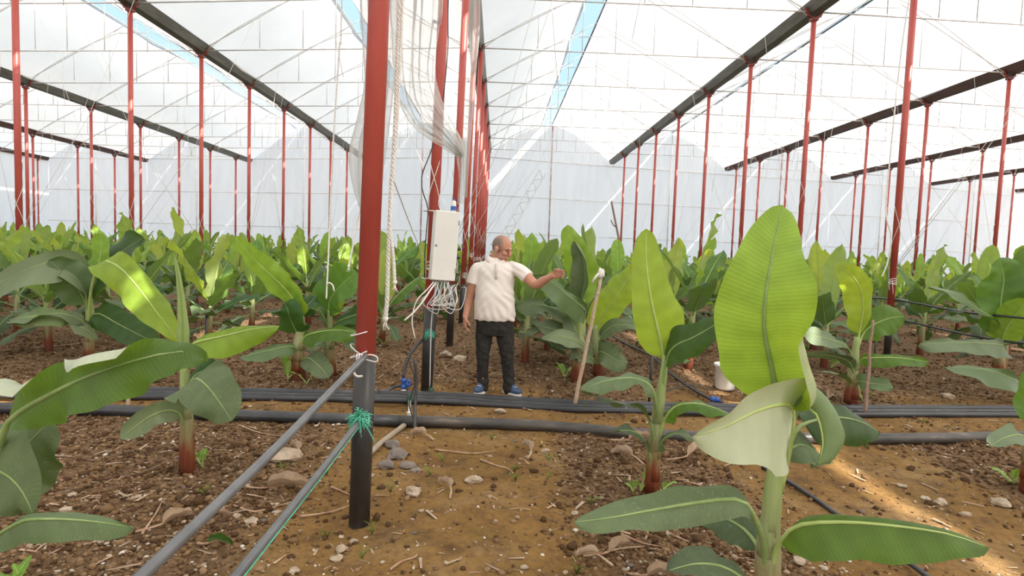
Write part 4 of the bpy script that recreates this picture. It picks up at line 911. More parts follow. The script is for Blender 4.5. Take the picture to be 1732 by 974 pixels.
tubeobj('grey_riser_pipe', [P(693, 676, 5.85), P(692, 706, 5.5)], .014, M_GALV, va, n=9)
c = P(692, 708, 5.3)
mb = MB(); mb.lathe(c-V3(0, 0, .03), [(0, 0), (.028, 0), (.028, .02), (.02, .03), (.02, .08), (.027, .09), (0, .1)], 12); mb.tube([c, c+V3(-.06, -.08, -.01)], .024, 10); mb.build('tee_fitting', M_BOXW, va)
tubeobj('beige_pipe', catmull([P(690, 714, 5.2), P(672, 728, 4.95), P(648, 746, 4.65), P(624, 768, 4.35)], 12), .022, noisy('beige_pipe_skin', (.30, .24, .17), (.40, .33, .25), 8, .6), va, n=10)
st = tubeobj('riser_stake', catmull([G(702, 745, -.03), P(702, 690, 5.1), P(704, 640, 5.15), P(701, 606, 5.15)], 14), .014, M_HOSE, None, n=8); tag(st, 'black riser stake standing before the blue valve', 'stake', 'black riser stakes')
mb = MB(); mb.tube([P(697+5*math.sin(q*.9), 740-q*11, 5.12) for q in range(13)], .006, 5); tw_ = mb.build('spiral_tube', M_WIRE, st)
gp = thing('thin_riser', G(728, 662), 'thin green-footed riser pipe beside the post with the box', 'pipe')
tubeobj('thin_pipe', [P(729, 662, 6.3), P(733, 600, 6.3), P(737, 520, 6.3), P(739, 476, 6.28)], .012, M_HOSE, gp, n=8)
MB().lathe(P(729, 664, 6.3)-V3(0, 0, .02), [(0, 0), (.035, 0), (.035, .05), (.02, .08), (0, .08)], 12).build('green_foot', M_DGREEN, gp)
for q, (px, py, h, lb) in enumerate(((1098, 676, .62, 'black riser stake between the lime banner leaf and the cane plant'), (348, 600, .55, 'black riser stake beside the slim plant west of the hoses'), (1478, 615, .4, 'black riser stake behind the weathered stick'), (355, 560, .5, 'black riser stake far past the curled lime leaf'))):
    g0 = G(px, py); s_ = tubeobj('riser_stake', [g0-V3(0, 0, .03), g0+V3(.01, 0, h)], .016, M_HOSE, None, n=7); tag(s_, lb, 'stake', 'black riser stakes')
# hose curving over the bed on the east side
ch = thing('ground_hose', G(1160, 650), 'black hose curving over the bed behind the lime banner leaf to a blue valve', 'hose')
tubeobj('hose_length', catmull(gpath([(1036, 568), (1060, 582), (1082, 592), (1105, 604), (1128, 626), (1150, 643), (1175, 660), (1200, 674), (1222, 680)], .02, .015), 30), .018, M_HOSE, ch, n=9)
tubeobj('thin_branch', catmull([G(1105, 668, .05), G(1130, 660, .1), G(1150, 655, .12), G(1172, 652, .1), G(1178, 664, .04)], 16), .006, M_WIRE, ch, n=6)
c = G(1205, 676, .05); mb = MB(); mb.lathe(c-V3(0, 0, .02), [(0, 0), (.025, 0), (.03, .03), (.02, .06), (0, .06)], 10); mb.box(c+V3(.05, 0, .0), (.06, .04, .05)); mb.build('blue_valve', M_BLUE, ch)
nh = tubeobj('ground_hose', catmull(gpath([(1290, 790), (1330, 812), (1380, 844), (1430, 880), (1490, 920), (1545, 957), (1600, 1000), (1650, 1040)], .016, .012), 30), .0145, M_HOSE, None, n=9); tag(nh, 'black hose lying diagonally on the clay behind the biggest plant', 'hose')

# ---------------------------------------------------------------- electrical box with its cables
bx = thing('electrical_box', P(752, 473, 6.22), 'white tall electrical box strapped to the second post, cables dropping from it', 'box')
cb = P(752, 416, 6.18); rot = Matrix.Rotation(math.radians(16), 3, 'Z')@Matrix.Rotation(math.radians(3), 3, 'Y')
def bevbox(name, c, d, m, parent, rot=None, bev=.008):
    o = MB().box(c, d, rot=rot).build(name, m, parent, smooth=False)
    md = o.modifiers.new('bevel', 'BEVEL'); md.width = bev; md.segments = 2; return o
bevbox('box_body', cb+rot@V3(0, .03, 0), (.255, .15, .72), M_BOXW, bx, rot)
bevbox('door', cb+rot@V3(0, -.056, 0), (.25, .02, .71), M_BOXW, bx, rot, .006)
MB().box(cb+rot@V3(0, -.044, 0), (.243, .006, .70), rot=rot).build('door_gap', M_BOXD, bx, smooth=False)
for s in (-1, 1): bevbox('hinge', cb+rot@V3(.12, -.062, .25*s), (.012, .02, .05), M_BOXD, bx, rot, .002)
MB().lathe(cb+rot@V3(-.1, -.07, .0), [(0, -.004), (.012, -.004), (.012, .004), (0, .004)], 12, axis=(0, -1, 0)).build('lock', M_BOXD, bx)
for z in (-.02, -.11): MB().lathe(cb+rot@V3(.13, .03, z), [(0, 0), (.02, 0), (.02, .02), (.014, .03), (.014, .05), (0, .05)], 12, axis=(1, 0, 0)).build('cable_gland', M_WIRE, bx)
for x in (-.08, -.03, .02, .07): MB().lathe(cb+rot@V3(x, .03, -.36), [(0, 0), (.016, 0), (.016, -.02), (.011, -.04), (0, -.04)], 10).build('cable_gland', M_BOXD, bx)
mb = MB()
for z in (.35, -.37): mb.tube([V3(-.74+.07*math.cos(a), 6.4+.075*math.sin(a), 1.62+z) for a in np.linspace(0, 6.283, 18)], .006, 5)
mb.build('strap', M_TWINE, bx)
bt = thing('bottle', P(766, 360, 6.2), 'small blue and white bottle standing on top of the electrical box', 'bottle')
c = P(767, 361, 6.24); MB().lathe(c, [(0, 0), (.03, 0), (.03, .07), (.026, .08), (.026, .12), (.012, .135), (0, .135)], 14).build('bottle_body', M_BOXW, bt)
MB().lathe(c, [(.031, .03), (.031, .075)], 14).build('blue_band', M_BLUE, bt); MB().lathe(c+V3(0, 0, .13), [(0, 0), (.013, 0), (.013, .02), (0, .02)], 10).build('bottle_cap', M_BLUE, bt)
def cable(pts, r, m, lab, grp=None, name='cable', smoothn=24, n=6):
    o = tubeobj(name, pts, r, m, None, n=n, smoothn=smoothn); return tag(o, lab, 'cable' if 'cable' in name else 'rope', grp)
cable([P(762, -400, 6.35), P(758, 0, 6.32), P(757, 90, 6.32), P(746, 190, 6.3), P(731, 250, 6.3), P(713, 300, 6.3), P(718, 335, 6.3), P(724, 352, 6.3), P(719, 420, 6.3), P(718, 470, 6.3)], .006, M_WIRE, 'thin black cable curving down the second post to beside the box', 'cables around the box', smoothn=60)
cable([P(758, 250, 6.3), P(758, 280, 6.3), P(755, 305, 6.28), P(746, 325, 6.25), P(742, 345, 6.2), P(748, 361, 6.2)], .005, M_WCAB, 'thin grey cable looping into the top of the box', 'cables around the box')
cable([P(742, 476, 6.15), P(736, 500, 6.1), P(730, 540, 6.2), P(728, 600, 6.25), P(727, 655, 6.3)], .006, M_WCAB, 'grey cable running from the box down to the pipe bundle', 'cables around the box')
cable([P(738, 476, 6.15), P(727, 492, 6.05), P(715, 510, 6.0), P(700, 528, 5.98), P(684, 542, 5.97)], .009, M_ROPE, 'white cable bundle drooping west from the bottom of the box', 'cables around the box')
cable([P(733, 477, 6.1), P(722, 490, 6.05), P(707, 505, 6.0), P(700, 522, 6.0), P(697, 545, 5.98), P(702, 572, 5.98)], .006, M_ROPE, 'white cable end hanging lowest west of the box', 'cables around the box')
rg = random.Random(9)
for q in range(9):
    x0 = 735+rg.uniform(0, 28); cx = x0+rg.uniform(-6, 14); 
    pts = [P(x0, 476, 6.15), P(cx+rg.uniform(-12, 12), 490+rg.uniform(0, 10), 6.1), P(cx+rg.uniform(-22, 18), 510+rg.uniform(0, 12), 6.05), P(cx+rg.uniform(-10, 20), 524+rg.uniform(-14, 8), 6.1), P(cx+rg.uniform(-5, 28), 505+rg.uniform(-20, 10), 6.15), P(cx+rg.uniform(6, 26), 478+rg.uniform(0, 10), 6.2)]
    cable(pts, .0045, M_TWINE if q % 2 else M_WCAB, 'tangled pale cable looping under the electrical box', 'tangle of cables under the box')
# ---------------------------------------------------------------- ropes
def braid(path, r, lab, grp='ropes near the thick red post', turns=40, tassel=True, name='rope', strands=3, n=160):
    t = thing(name, path[-1], lab, 'rope', grp); C = catmull(path, n)
    for s in range(strands):
        ph = s*2*math.pi/strands
        pts = [p+V3(math.cos(ph+q/n*turns*6.283)*r*.62, math.sin(ph+q/n*turns*6.283)*r*.62, 0) for q, p in enumerate(C)]
        tubeobj('strand', pts, r*.55, M_ROPE, t, n=5)
    if tassel:
        mb = MB(); e = C[-1]; rg = random.Random(int(r*1e4))
        mb.lump(e, (r*1.5, r*1.5, r*1.8), 2, sub=1)
        for q in range(8): mb.tube([e, e+V3(rg.uniform(-r, r), rg.uniform(-r, r), -r*3), e+V3(rg.uniform(-2*r, 2*r), rg.uniform(-r, r), -r*rg.uniform(4, 6))], r*.25, 4)
        mb.build('frayed_end', M_ROPE, t)
    return t
y = 3.45
braid([P(700, -1150, y), P(685, -300, y), P(676, 0, y), P(672, 100, y), P(668, 220, y), P(661, 330, y), P(657, 430, y), P(655, 500, y), P(652, 540, y)], .012, 'thick braided white rope hanging just east of the thick red post', turns=70, n=420)
braid([P(706, -1150, y), P(690, -300, y), P(681, 0, y), P(676, 100, y), P(672, 200, y), P(664, 300, y), P(660, 380, y), P(665, 430, y), P(668, 478, y)], .0095, 'second braided white rope ending in a loose tassel, shorter one', turns=80, n=420)
braid([P(590, -700, 5), P(578, 0, 5), P(574, 80, 5), P(566, 200, 5), P(560, 320, 5), P(556, 420, 5), P(552, 505, 5)], .007, 'thin white rope with a hooked end hanging west of the thick red post', turns=70, n=300, tassel=False)
hk = tubeobj('rope_hook', catmull([P(552, 482, 5), P(557, 478, 4.98), P(563, 483, 4.97), P(565, 492, 4.97)], 10), .006, M_ROPE, None, n=5); tag(hk, 'curled rope tail beside the end of the thin hanging rope', 'rope')
braid([P(612, 345, 5), P(603, 380, 5), P(596, 420, 5), P(590, 450, 5)], .008, 'short twisted rope below the torn plastic wisp', turns=14, n=60)
cable([P(664, 300, 3.5), P(690, 370, 4.5), P(706, 410, 5.4), P(718, 440, 6.3)], .004, M_TWINE, 'thin twine slanting from the braided rope to the box post', name='rope_twine')
braid([V3(6.55, 9.6, 6.8), P(1528, 60, 9.6), P(1512, 200, 9.58), P(1500, 330, 9.58), P(1500, 370, 9.56), P(1507, 400, 9.55), P(1502, 440, 9.56), P(1492, 468, 9.56)], .012, 'braided rope running down the red post before the bow knot east of the man', turns=60, n=300, tassel=False)
# ---------------------------------------------------------------- torn plastic sheets
def sheet(name, LB, RB, Y, lab, folds=9, amp=.10, n=44, m=36, seed=0, parent=None):
    A_ = catmull([P(px, py, Y+dy) for px, py, dy in LB], n); B_ = catmull([P(px, py, Y+dy) for px, py, dy in RB], n)
    rows = []
    for i in range(n):
        w_ = (B_[i]-A_[i]).length; row = []
        for j in range(m):
            u = j/(m-1); p = A_[i].lerp(B_[i], u)
            f = math.sin(u*folds*6.283+i*.05+seed)*.5+.35*math.sin(u*folds*14.1+i*.16)+.8*mnoise.noise(Vector((u*4, i*.13, seed)))
            p = p+V3(.25*amp*f*w_, amp*f*(.5+w_), .02*math.sin(u*40+i))
            row.append(p)
        rows.append(row)
    return MB().grid(rows).build(name, M_SHEET, parent)
s1 = thing('plastic_sheet', P(720, 100, 4.6), 'torn milky plastic sheet sagging from the gutter behind the thick red post', 'sheet')
sheet('sheet_fold', [(668, -900, .2), (660, -60, 0), (662, 60, 0), (668, 140, 0), (682, 195, 0), (706, 222, .1), (745, 245, .2), (776, 264, .3)], [(790, -900, .4), (752, -60, .1), (742, 40, .1), (734, 120, .1), (748, 170, .15), (766, 205, .2), (778, 228, .25), (786, 262, .3)], 4.6, '', folds=5, parent=s1, seed=1)
sheet('sheet_tail', [(770, 240, 0), (772, 262, 0), (776, 300, 0), (774, 345, 0)], [(790, 235, 0), (788, 262, 0), (786, 300, 0), (784, 345, 0)], 4.9, '', folds=2, parent=s1, seed=4, n=16, m=12)
s2 = thing('plastic_sheet', P(620, 300, 4.9), 'torn plastic wisp hanging west of the thick red post, tapering to a point', 'sheet')
sheet('sheet_fold', [(600, -900, 0), (606, -60, 0), (611, 60, 0), (618, 150, 0), (604, 215, 0), (592, 260, 0), (596, 310, 0), (608, 352, 0)], [(680, -900, .2), (672, -60, 0), (668, 60, 0), (662, 150, 0), (655, 220, 0), (650, 270, 0), (640, 320, 0), (622, 356, 0)], 4.9, '', folds=4, parent=s2, seed=7, amp=.14)
s3 = thing('plastic_sheet', P(790, 60, 11), 'milky plastic strip hanging behind the posts that follow the box', 'sheet')
sheet('sheet_fold', [(757, -260, 0), (762, 0, 0), (772, 120, 0), (778, 220, 0), (784, 330, 0)], [(800, -260, 0), (812, 0, 0), (806, 120, 0), (796, 240, 0), (790, 335, 0)], 10.5, '', folds=3, parent=s3, seed=9, n=30, m=20)

# ---------------------------------------------------------------- bucket, cane, stick
g0 = G(1226, 656)
bk = thing('bucket', g0, 'white plastic bucket standing on the soil behind the tallest leaf', 'bucket')
MB().lathe(g0+V3(0, 0, -.01), [(0, 0), (.105, 0), (.112, .02), (.130, .27), (.142, .275), (.144, .305), (.135, .31), (.128, .30), (.122, .25), (.10, .02), (0, .015)], 28).build('bucket_body', M_BUCK, bk)
tubeobj('bail_handle', [g0+V3(.14*math.cos(a), -.02-.05*math.sin(a), .28-.10*math.sin(a)) for a in np.linspace(0, math.pi, 14)], .004, M_GALV, bk, n=5)
cn = thing('cane', G(970, 692), 'pale bamboo cane leaning beside the cane plant, white rag on its top', 'stick', 'two planted sticks')
ca, cb_ = G(970, 694, -.03), P(1017, 466, 5.85)
MB().tube([ca.lerp(cb_, q/11)+V3(.003*math.sin(q*2), 0, 0) for q in range(12)], [.022, .020, .019, .018, .016], 10).build('cane_stem', M_WOOD, cn)
mb = MB()
for q in (2, 4, 6, 8, 10):
    c = ca.lerp(cb_, q/11.5); dd = (cb_-ca).normalized(); mb.tube([c-dd*.006, c, c+dd*.006], [.019, .0225, .019], 10)
mb.build('cane_node', M_WOOD, cn)
mb = MB(); mb.lump(P(1017, 462, 5.84), (.03, .025, .05), 3, sub=2, jag=.5); mb.tube([P(1013, 462, 5.82), P(1006, 470, 5.81), P(1002, 478, 5.82)], .012, 5); mb.build('rag', M_TWINE, cn)
sk = thing('stick', G(1462, 708), 'weathered brown stick pushed in before the arched yellow green leaf', 'stick', 'two planted sticks')
ca, cb_ = G(1462, 709, -.03), P(1476, 541, 6.1)
MB().tube([ca.lerp(cb_, q/9)+V3(.006*math.sin(q*1.7), .004*math.cos(q), 0) for q in range(10)], [.021, .018, .019, .015, .016, .012], 9).build('stick_stem', M_WOODD, sk)
for q, (px, py, h) in enumerate(((216, 700, .28), (222, 560, .5))):
    g0 = G(px, py); s_ = tubeobj('wooden_peg', [g0-V3(0, 0, .04), g0+V3(.01, 0, h)], .018, M_WOOD, None, n=6); tag(s_, ('short wooden peg driven in before the fat pipe under the long leaf', 'wooden peg standing behind the folded lime leaf')[q], 'stick')
dt = thing('dead_twig', P(1045, 520, 20), 'bare dry branch standing before the end wall east of the man', 'branch')
tubeobj('twig_stem', catmull([P(1052, 432, 20), P(1046, 400, 20), P(1040, 370, 20), P(1034, 340, 20)], 12), [.05, .035, .03], M_WOODD, dt, n=6)
tubeobj('twig_side', [P(1043, 385, 20), P(1037, 380, 20), P(1033, 372, 20)], .02, M_WOODD, dt, n=5)

# ---------------------------------------------------------------- stones, dry leaves, twigs, weeds
stones = [(482, 779, 26, 0, 'large pale flat stone west of the two hoses, near the pipe'), (578, 930, 12, 0, 'rounded beige stone with a twin just below it'), (571, 946, 11, 0, 'small beige stone touching the one above it'), (469, 866, 8, 0, 'white chip of stone beside the lower hose'),
 (700, 838, 17, 0, 'long flat tan stone east of the near post foot'), (802, 817, 14, 0, 'split pale stone on the smooth clay'), (629, 808, 6, 0, 'small beige stone right beside the near post'), (577, 905, 5, 0, 'little pale stone at the foot of the near post'),
 (647, 953, 5, 0, 'tiny white stone in a dark hollow'), (497, 967, 11, 0, 'tan stone by the lower edge between hoses and post'), (113, 869, 11, 0, 'white angular stone above the low dusty leaf'), (425, 883, 14, 0, 'rounded tan stone next to the upper hose'), (400, 875, 7, 0, 'pale oval stone beside the rounded tan stone'),
 (230, 850, 9, 0, 'brownish stone lying in the open bed'), (123, 844, 8, 0, 'small brown stone above the white angular stone'), (972, 869, 7, 0, 'smooth grey stone off the tip of the low long leaf'), (1177, 928, 6, 0, 'pale stone under the low dusty leaf of the biggest plant'), (886, 964, 7, 0, 'brown stone at the lower edge on clay'),
 (956, 964, 6, 0, 'whitish stone at the lower edge beside weeds'), (922, 764, 8, 0, 'brown stone beside the curled dry leaf'), (1691, 856, 18, 0, 'pale lumpy stone pair at the dark bed edge'), (1526, 825, 8, 0, 'flat pale stone in the east path'), (1591, 853, 12, 0, 'flat tan stone in the east path by the bed'),
 (1565, 846, 9, 0, 'half buried tan stone in the east path'), (1633, 875, 9, 0, 'thin white flat stone above the long low leaf'), (1353, 950, 13, 0, 'brown stone at the stem foot of the biggest plant'), (1394, 962, 8, 0, 'pale stone at the lower edge under the long leaf'), (1290, 640, 12, 0, 'pale stone behind the pale folded leaf'), (1284, 700, 8, 0, 'stone peeping behind the pale leaf'), (1605, 675, 11, 0, 'flat pale stone on the path before the table leaved plant'),
 (672, 772, 22, 1, 'grey jagged stone heaped on the mound east of the near post'), (655, 790, 17, 1, 'dark grey stone low on the mound east of the near post'), (690, 790, 15, 1, 'grey brown stone on the east side of the mound'), (664, 756, 15, 1, 'brown stone under the beige pipe end'), (704, 800, 10, 1, 'small grey stone at the foot of the mound'),
 (300, 900, 8, 0, 'tan stone behind the upper hose near dry leaves'), (845, 700, 10, 0, 'brown stone just behind the fat pipe'), (1060, 700, 9, 0, 'grey stone between the pipes'), (755, 602, 14, 0, 'pale stone in the row path behind the box post'), (778, 607, 12, 0, 'flat pale stone west of the trousers')]
for q, (px, py, w_, g_, lb) in enumerate(stones):
    g0 = G(px, py); r = w_/1000*g0.y*1.0; g0.z = gz(g0.x, g0.y)
    o = MB().lump(g0+V3(0, 0, r*.25), (r, r*.8, r*.45), q+3, sub=2, jag=.35, rz=q*1.3).build('stone', M_STONEG if g_ else M_STONE, None, smooth=False); tag(o, lb, 'stone', 'stones on the soil')
# random countable stones
rg = random.Random(77)
SB = [MB().lump((0, 0, .2), (1, .8, .5), q+50, sub=1, jag=.4).build('stone', (M_STONE, M_STONEG, M_STONE)[q % 3], None, smooth=False) for q in range(6)]
sused = [0]*6; ns = 0
while ns < 170:
    y_ = 1.7+6.5*rg.random()**1.6; x = rg.uniform(-1, 1)*(y_*.88)
    if abs(y_-5.32) < .14 or 5.85 < y_ < 6.3: continue
    if rg.random() > .35+.65*float(bedmask(np.array([x]), np.array([y_]))[0]): continue
    q = rg.randrange(6); o = SB[q]
    if sused[q]: o = o.copy(); COL.objects.link(o)
    sused[q] = 1; s = rg.uniform(.012, .026); o.location = (x, y_, gz(x, y_)-.002); o.scale = (s, s, s); o.rotation_euler = (0, 0, rg.uniform(0, 6.28)); ns += 1
    west = x < -.75
    zone = ('west of the box row' if x < -.8 else 'on the clay east of the near post' if x < .5 else 'in the bed of the two close plants' if x < 1.8 else 'east of the two close plants')
    if y_ > 5.6: zone += ', behind the fat pipe'
    tag(o, ('small pale stone ' if q % 3 != 1 else 'small grey stone ')+zone, 'stone', 'small stones '+zone)
def dryleaf(px, py, L, rz, seed, lab, curl=1.2, w=.2, m=None):
    g0 = G(px, py); g0.z = gz(g0.x, g0.y)+.008; t = thing('dry_leaf', g0, lab, 'dry leaf', 'fallen dry leaves and stalks')
    l = L/1000*g0.y; d = V3(math.cos(rz), math.sin(rz), 0); sd = V3(-d.y, d.x, 0)
    sp = [g0-d*l*.6+V3(0, 0, .0)+sd*l*.25, g0-d*l*.25+V3(0, 0, .02), g0+V3(0, 0, .03*curl), g0+d*l*.25+V3(0, 0, .02*curl), g0+d*l*.45+V3(0, 0, .004)]
    bl, rb = leaf_mesh(sp, l*w, -sd, p0=.42, foldL=.9, foldR=.5, kapL=.9*curl, kapR=.6, wave=.025, wf=9, nu=16, nv=4, seed=seed, rib=.004, edge=.06)
    bl.build('leaf_blade', m or M_DRY, t); rb.build('leaf_stalk', M_DRYP, t)
for a in [(893, 765, 60, 1.9, 1, 'curled dry leaf with a long stalk on the clay east of the fat pipe bend'), (1075, 755, 70, .2, 2, 'dry leaf folded over behind the red stem of the banner plant'), (1168, 778, 80, .8, 3, 'large dry leaf spread east of the banner plant stem'), (1058, 775, 60, 2.6, 4, 'dry leaf stub west of the banner plant stem'),
          (1025, 905, 70, -2.6, 5, 'dry leaf with a thin yellow stalk below the low long leaf'), (1040, 935, 90, .6, 6, 'long dry folded leaf crossing the red stalks'), (1000, 945, 60, 3.0, 7, 'brown folded dry leaf west of the crossing stalks'), (1092, 895, 40, 1.7, 8, 'small rounded dry leaf under the low long leaf'), (1145, 945, 40, 1.5, 9, 'tiny dry leaf at the stem foot of the biggest plant'),
          (1110, 970, 90, .1, 10, 'broad tan dry leaf at the lower edge'), (290, 890, 80, 1.0, 11, 'dry leaf propped against the upper hose'), (360, 880, 60, .3, 12, 'dry stalked leaf just east of the upper hose'), (475, 830, 110, .25, 14, 'long dry strip of leaf near the two hoses'),
          (500, 770, 60, 2.2, 15, 'dry leaf scraps behind the large flat stone'), (712, 742, 45, 2.9, 16, 'crumpled pale leaf at the foot of the black riser stake'), (755, 833, 60, 2.2, 17, 'flat pale torn leaf on the clay east of the near post'), (1360, 665, 90, .2, 18, 'dry leaf litter west of the arched leaf plant'), (1400, 675, 70, .9, 19, 'dry stalks at the foot of the arched leaf plant'), (240, 600, 60, .4, 20, 'pale dry leaf behind the rolled leaf'), (1180, 595, 70, .3, 22, 'dry leaf scrap in the bed behind the banner plant')]:
    dryleaf(*a)
dryleaf(365, 930, 60, .1, 13, 'fallen green leaf curling on the soil east of the upper hose', m=LM['dark'])
twigs = [((395, 862), (430, 868), (470, 858), (500, 850)), ((508, 875), (540, 870), (570, 862), (598, 853)), ((660, 968), (680, 955), (700, 950), (705, 946)), ((735, 762), (770, 765), (800, 768), (838, 765)), ((812, 778), (840, 790), (858, 795), (868, 806)), ((405, 720), (440, 735), (480, 742)), ((1050, 905), (1090, 912), (1125, 920)), ((1030, 930), (1060, 925), (1090, 918)), ((240, 905), (262, 880), (275, 862)), ((560, 825), (590, 838), (600, 840)), ((640, 640), (670, 615), (700, 600), (730, 604)), ((900, 700), (870, 690), (850, 686)), ((1290, 715), (1330, 712), (1370, 718)), ((50, 590), (120, 583), (160, 578))]
tl = ['under the long hoses', 'pointing at the near post foot', 'by the lower edge between hose and clay', 'across the clay east of the mound', 'on the clay below the fat pipe', 'beside the fat pipe west of the near post', 'under the low long leaf', 'crossing the dry leaves', 'leaning at the upper hose', 'west of the near post', 'before the blue valve', 'behind the fat pipe near the shoes', 'behind the pale folded leaf', 'under the broad grey green leaf']
for q, tw_ in enumerate(twigs):
    pts = [G(px, py) for px, py in tw_]
    for p in pts: p.z = gz(p.x, p.y)+.012
    o = tubeobj('twig', pts, [.007, .005, .003], M_DRYP, None, n=6, smoothn=14); tag(o, 'thin reddish dry stalk '+tl[q], 'twig', 'dry stalks on the ground')
weeds = [(749, 778, 'on the clay below the fat pipe'), (728, 808, 'east of the mound of stones'), (660, 835, 'east of the near post'), (553, 905, 'by the foot of the near post'), (612, 945, 'at the lower edge'), (870, 800, 'on the clay by the bed edge'), (872, 815, 'at the bed edge'), (925, 815, 'in the bed west of the banner plant'), (928, 780, 'beside the dry curled leaf'), (344, 845, 'below the red stem'), (478, 795, 'below the large flat stone'), (553, 805, 'west of the near post'), (1000, 850, 'in the bed before the banner plant'), (975, 965, 'at the lower edge beside stones'), (1380, 750, 'under the dark low leaf'), (1462, 760, 'behind the long low leaf'), (832, 745, 'just before the fat pipe'), (630, 905, 'south of the near post'), (1375, 555, 'in the bed behind the arched leaf'), (1560, 720, 'between bundle and fat pipe'), (985, 690, 'beside the cane foot'), (1120, 705, 'between the two close stems')]
for q, (px, py, w_) in enumerate(weeds):
    g0 = G(px, py); g0.z = gz(g0.x, g0.y); rg = random.Random(q); mb = MB(); mb.uv = None
    for k in range(rg.randint(5, 9)):
        a = rg.uniform(0, 6.28); l = rg.uniform(.03, .075)
        mb.tube([g0, g0+V3(math.cos(a)*l*.4, math.sin(a)*l*.4, l*.8), g0+V3(math.cos(a)*l, math.sin(a)*l, l*.9)], [.0035, .003, .0008], 4, squash=.4)
    o = mb.build('weed', M_WEED, None); tag(o, 'tiny green weed sprouting '+w_, 'weed', 'small weeds')

# ---------------------------------------------------------------- the man
def remesh(parts, name, m, voxel, parent, smooth=4, disp=None):
    o = parts.build(name+'_src', m, None)
    md = o.modifiers.new('r', 'REMESH'); md.mode = 'VOXEL'; md.voxel_size = voxel; md.use_smooth_shade = True
    if smooth: ms = o.modifiers.new('s', 'SMOOTH'); ms.iterations = smooth; ms.factor = .5
    dg = bpy.context.evaluated_depsgraph_get(); dg.update()
    me = bpy.data.meshes.new_from_object(o.evaluated_get(dg)); me.name = name
    bpy.data.objects.remove(o)
    n = len(me.vertices); co = np.empty(n*3, np.float32); me.vertices.foreach_get('co', co); co = co.reshape(-1, 3)
    if disp is not None:
        no = np.empty(n*3, np.float32); me.vertices.foreach_get('normal', no); no = no.reshape(-1, 3)
        co = co+no*disp(co)[:, None]
    me.polygons.foreach_set('use_smooth', [True]*len(me.polygons))
    og = ORG[parent.name]; me.vertices.foreach_set('co', (co-np.array(og)).astype(np.float32).ravel()); me.update()
    me.materials.clear(); me.materials.append(m)
    q = bpy.data.objects.new(name, me); COL.objects.link(q); q.parent = parent
    return q, co
def sphere(mb, c, r, rot=None, sub=2):
    bm = bmesh.new(); bmesh.ops.create_icosphere(bm, subdivisions=sub, radius=1.0); b = len(mb.v)
    for v in bm.verts:
        q = Vector((v.co.x*r[0], v.co.y*r[1], v.co.z*r[2]))
        mb.v.append(Vector(c)+(rot@q if rot else q))
    for f in bm.faces: mb.f.append(tuple(b+v.index for v in f.verts)); mb.m.append(0)
    bm.free()
def limb(mb, pts, rs, n=14):
    C = catmull(pts, 18); mb.tube(C, rs, n); sphere(mb, C[0], (rs[0],)*3); sphere(mb, C[-1], (rs[-1],)*3)
YM_ = 6.42
man = thing('person', V3(.02, YM_, 0), 'bald man in a pale polo shirt and dark trousers reaching out to a banana leaf', 'person')
skin = mat('skin', (.55, .27, .18), .5, spec=.3); t = NT(skin); a_ = t.n('ShaderNodeAttribute'); a_.attribute_name = 'hair'
b_ = t.n('ShaderNodeAttribute'); b_.attribute_name = 'flush'
n_ = t.noise(t.coord('Object'), 40, 4); c_ = t.ramp(n_, [(.3, (.47, .22, .14)), (.7, (.60, .31, .21))])
c_ = t.mix(t.math('MULTIPLY', b_.outputs['Fac'], .25), c_, (.45, .14, .09)); c_ = t.mix(a_.outputs['Fac'], c_, (.17, .14, .125)); t.l(c_, t.b.inputs['Base Color'])
t.b.inputs['Subsurface Weight'].default_value = .0
mb = MB()
hc = P(849, 421, YM_-.02)
fw = Vector((.80, -.52, -.26)).normalized(); rt = fw.cross(Vector((0, 0, 1))).normalized(); up_ = rt.cross(fw).normalized()
HR = Matrix((fw, rt, up_)).transposed()
K = 1.06
def hp(f, r, u): return hc+(fw*f+rt*r+up_*u)*K
def hs(f, r, u, rad): sphere(mb, hp(f, r, u), tuple(x*K for x in rad), HR, 3)
hs(-.012, 0, .035, (.108, .084, .105)); hs(.012, 0, -.055, (.082, .066, .078)); hs(.058, 0, -.108, (.034, .034, .026))
hs(.035, .045, -.07, (.045, .026, .045)); hs(.035, -.045, -.07, (.045, .026, .045))
mb.tube([hp(.088, 0, .012), hp(.104, 0, -.012), hp(.120, 0, -.034)], [.010*K, .012*K, .015*K], 8); hs(.106, 0, -.038, (.016, .020, .012))
mb.tube([hp(.078, -.052, .016), hp(.096, -.022, .024), hp(.096, .022, .024), hp(.078, .052, .016)], [.010, .011, .011, .010], 8, smoothn=9)
for s in (-1, 1):
    hs(.068, .042*s, -.028, (.032, .028, .026)); hs(-.010, .086*s, -.012, (.020, .010, .034)); hs(-.018, .090*s, .002, (.018, .008, .020))
mb.tube([hp(.086, -.024, -.074), hp(.097, 0, -.073), hp(.086, .024, -.074)], [.008, .011, .008], 8, smoothn=7)
mb.tube([hp(.082, -.020, -.086), hp(.092, 0, -.086), hp(.082, .020, -.086)], [.008, .010, .008], 8, smoothn=7)
nb = P(838, 452, YM_+.02)
limb(mb, [hp(-.035, 0, -.05), hp(-.045, 0, -.10), nb, nb-V3(0, 0, .10)], [.062, .060, .066, .075])
# torso and legs under the clothes, kept inside them
limb(mb, [P(838, 478, YM_), P(837, 500, YM_), P(837, 540, YM_)], [.12, .14, .13]); 
sphere(mb, P(824, 452, YM_), (.09, .065, .05)); sphere(mb, P(858, 455, YM_), (.09, .065, .05))
for (hx, kx, ax) in ((822, 817, 817), (853, 857, 861)): limb(mb, [P(hx, 545, YM_), P(kx, 604, YM_-.02), P(ax, 652, YM_)], [.08, .05, .045])
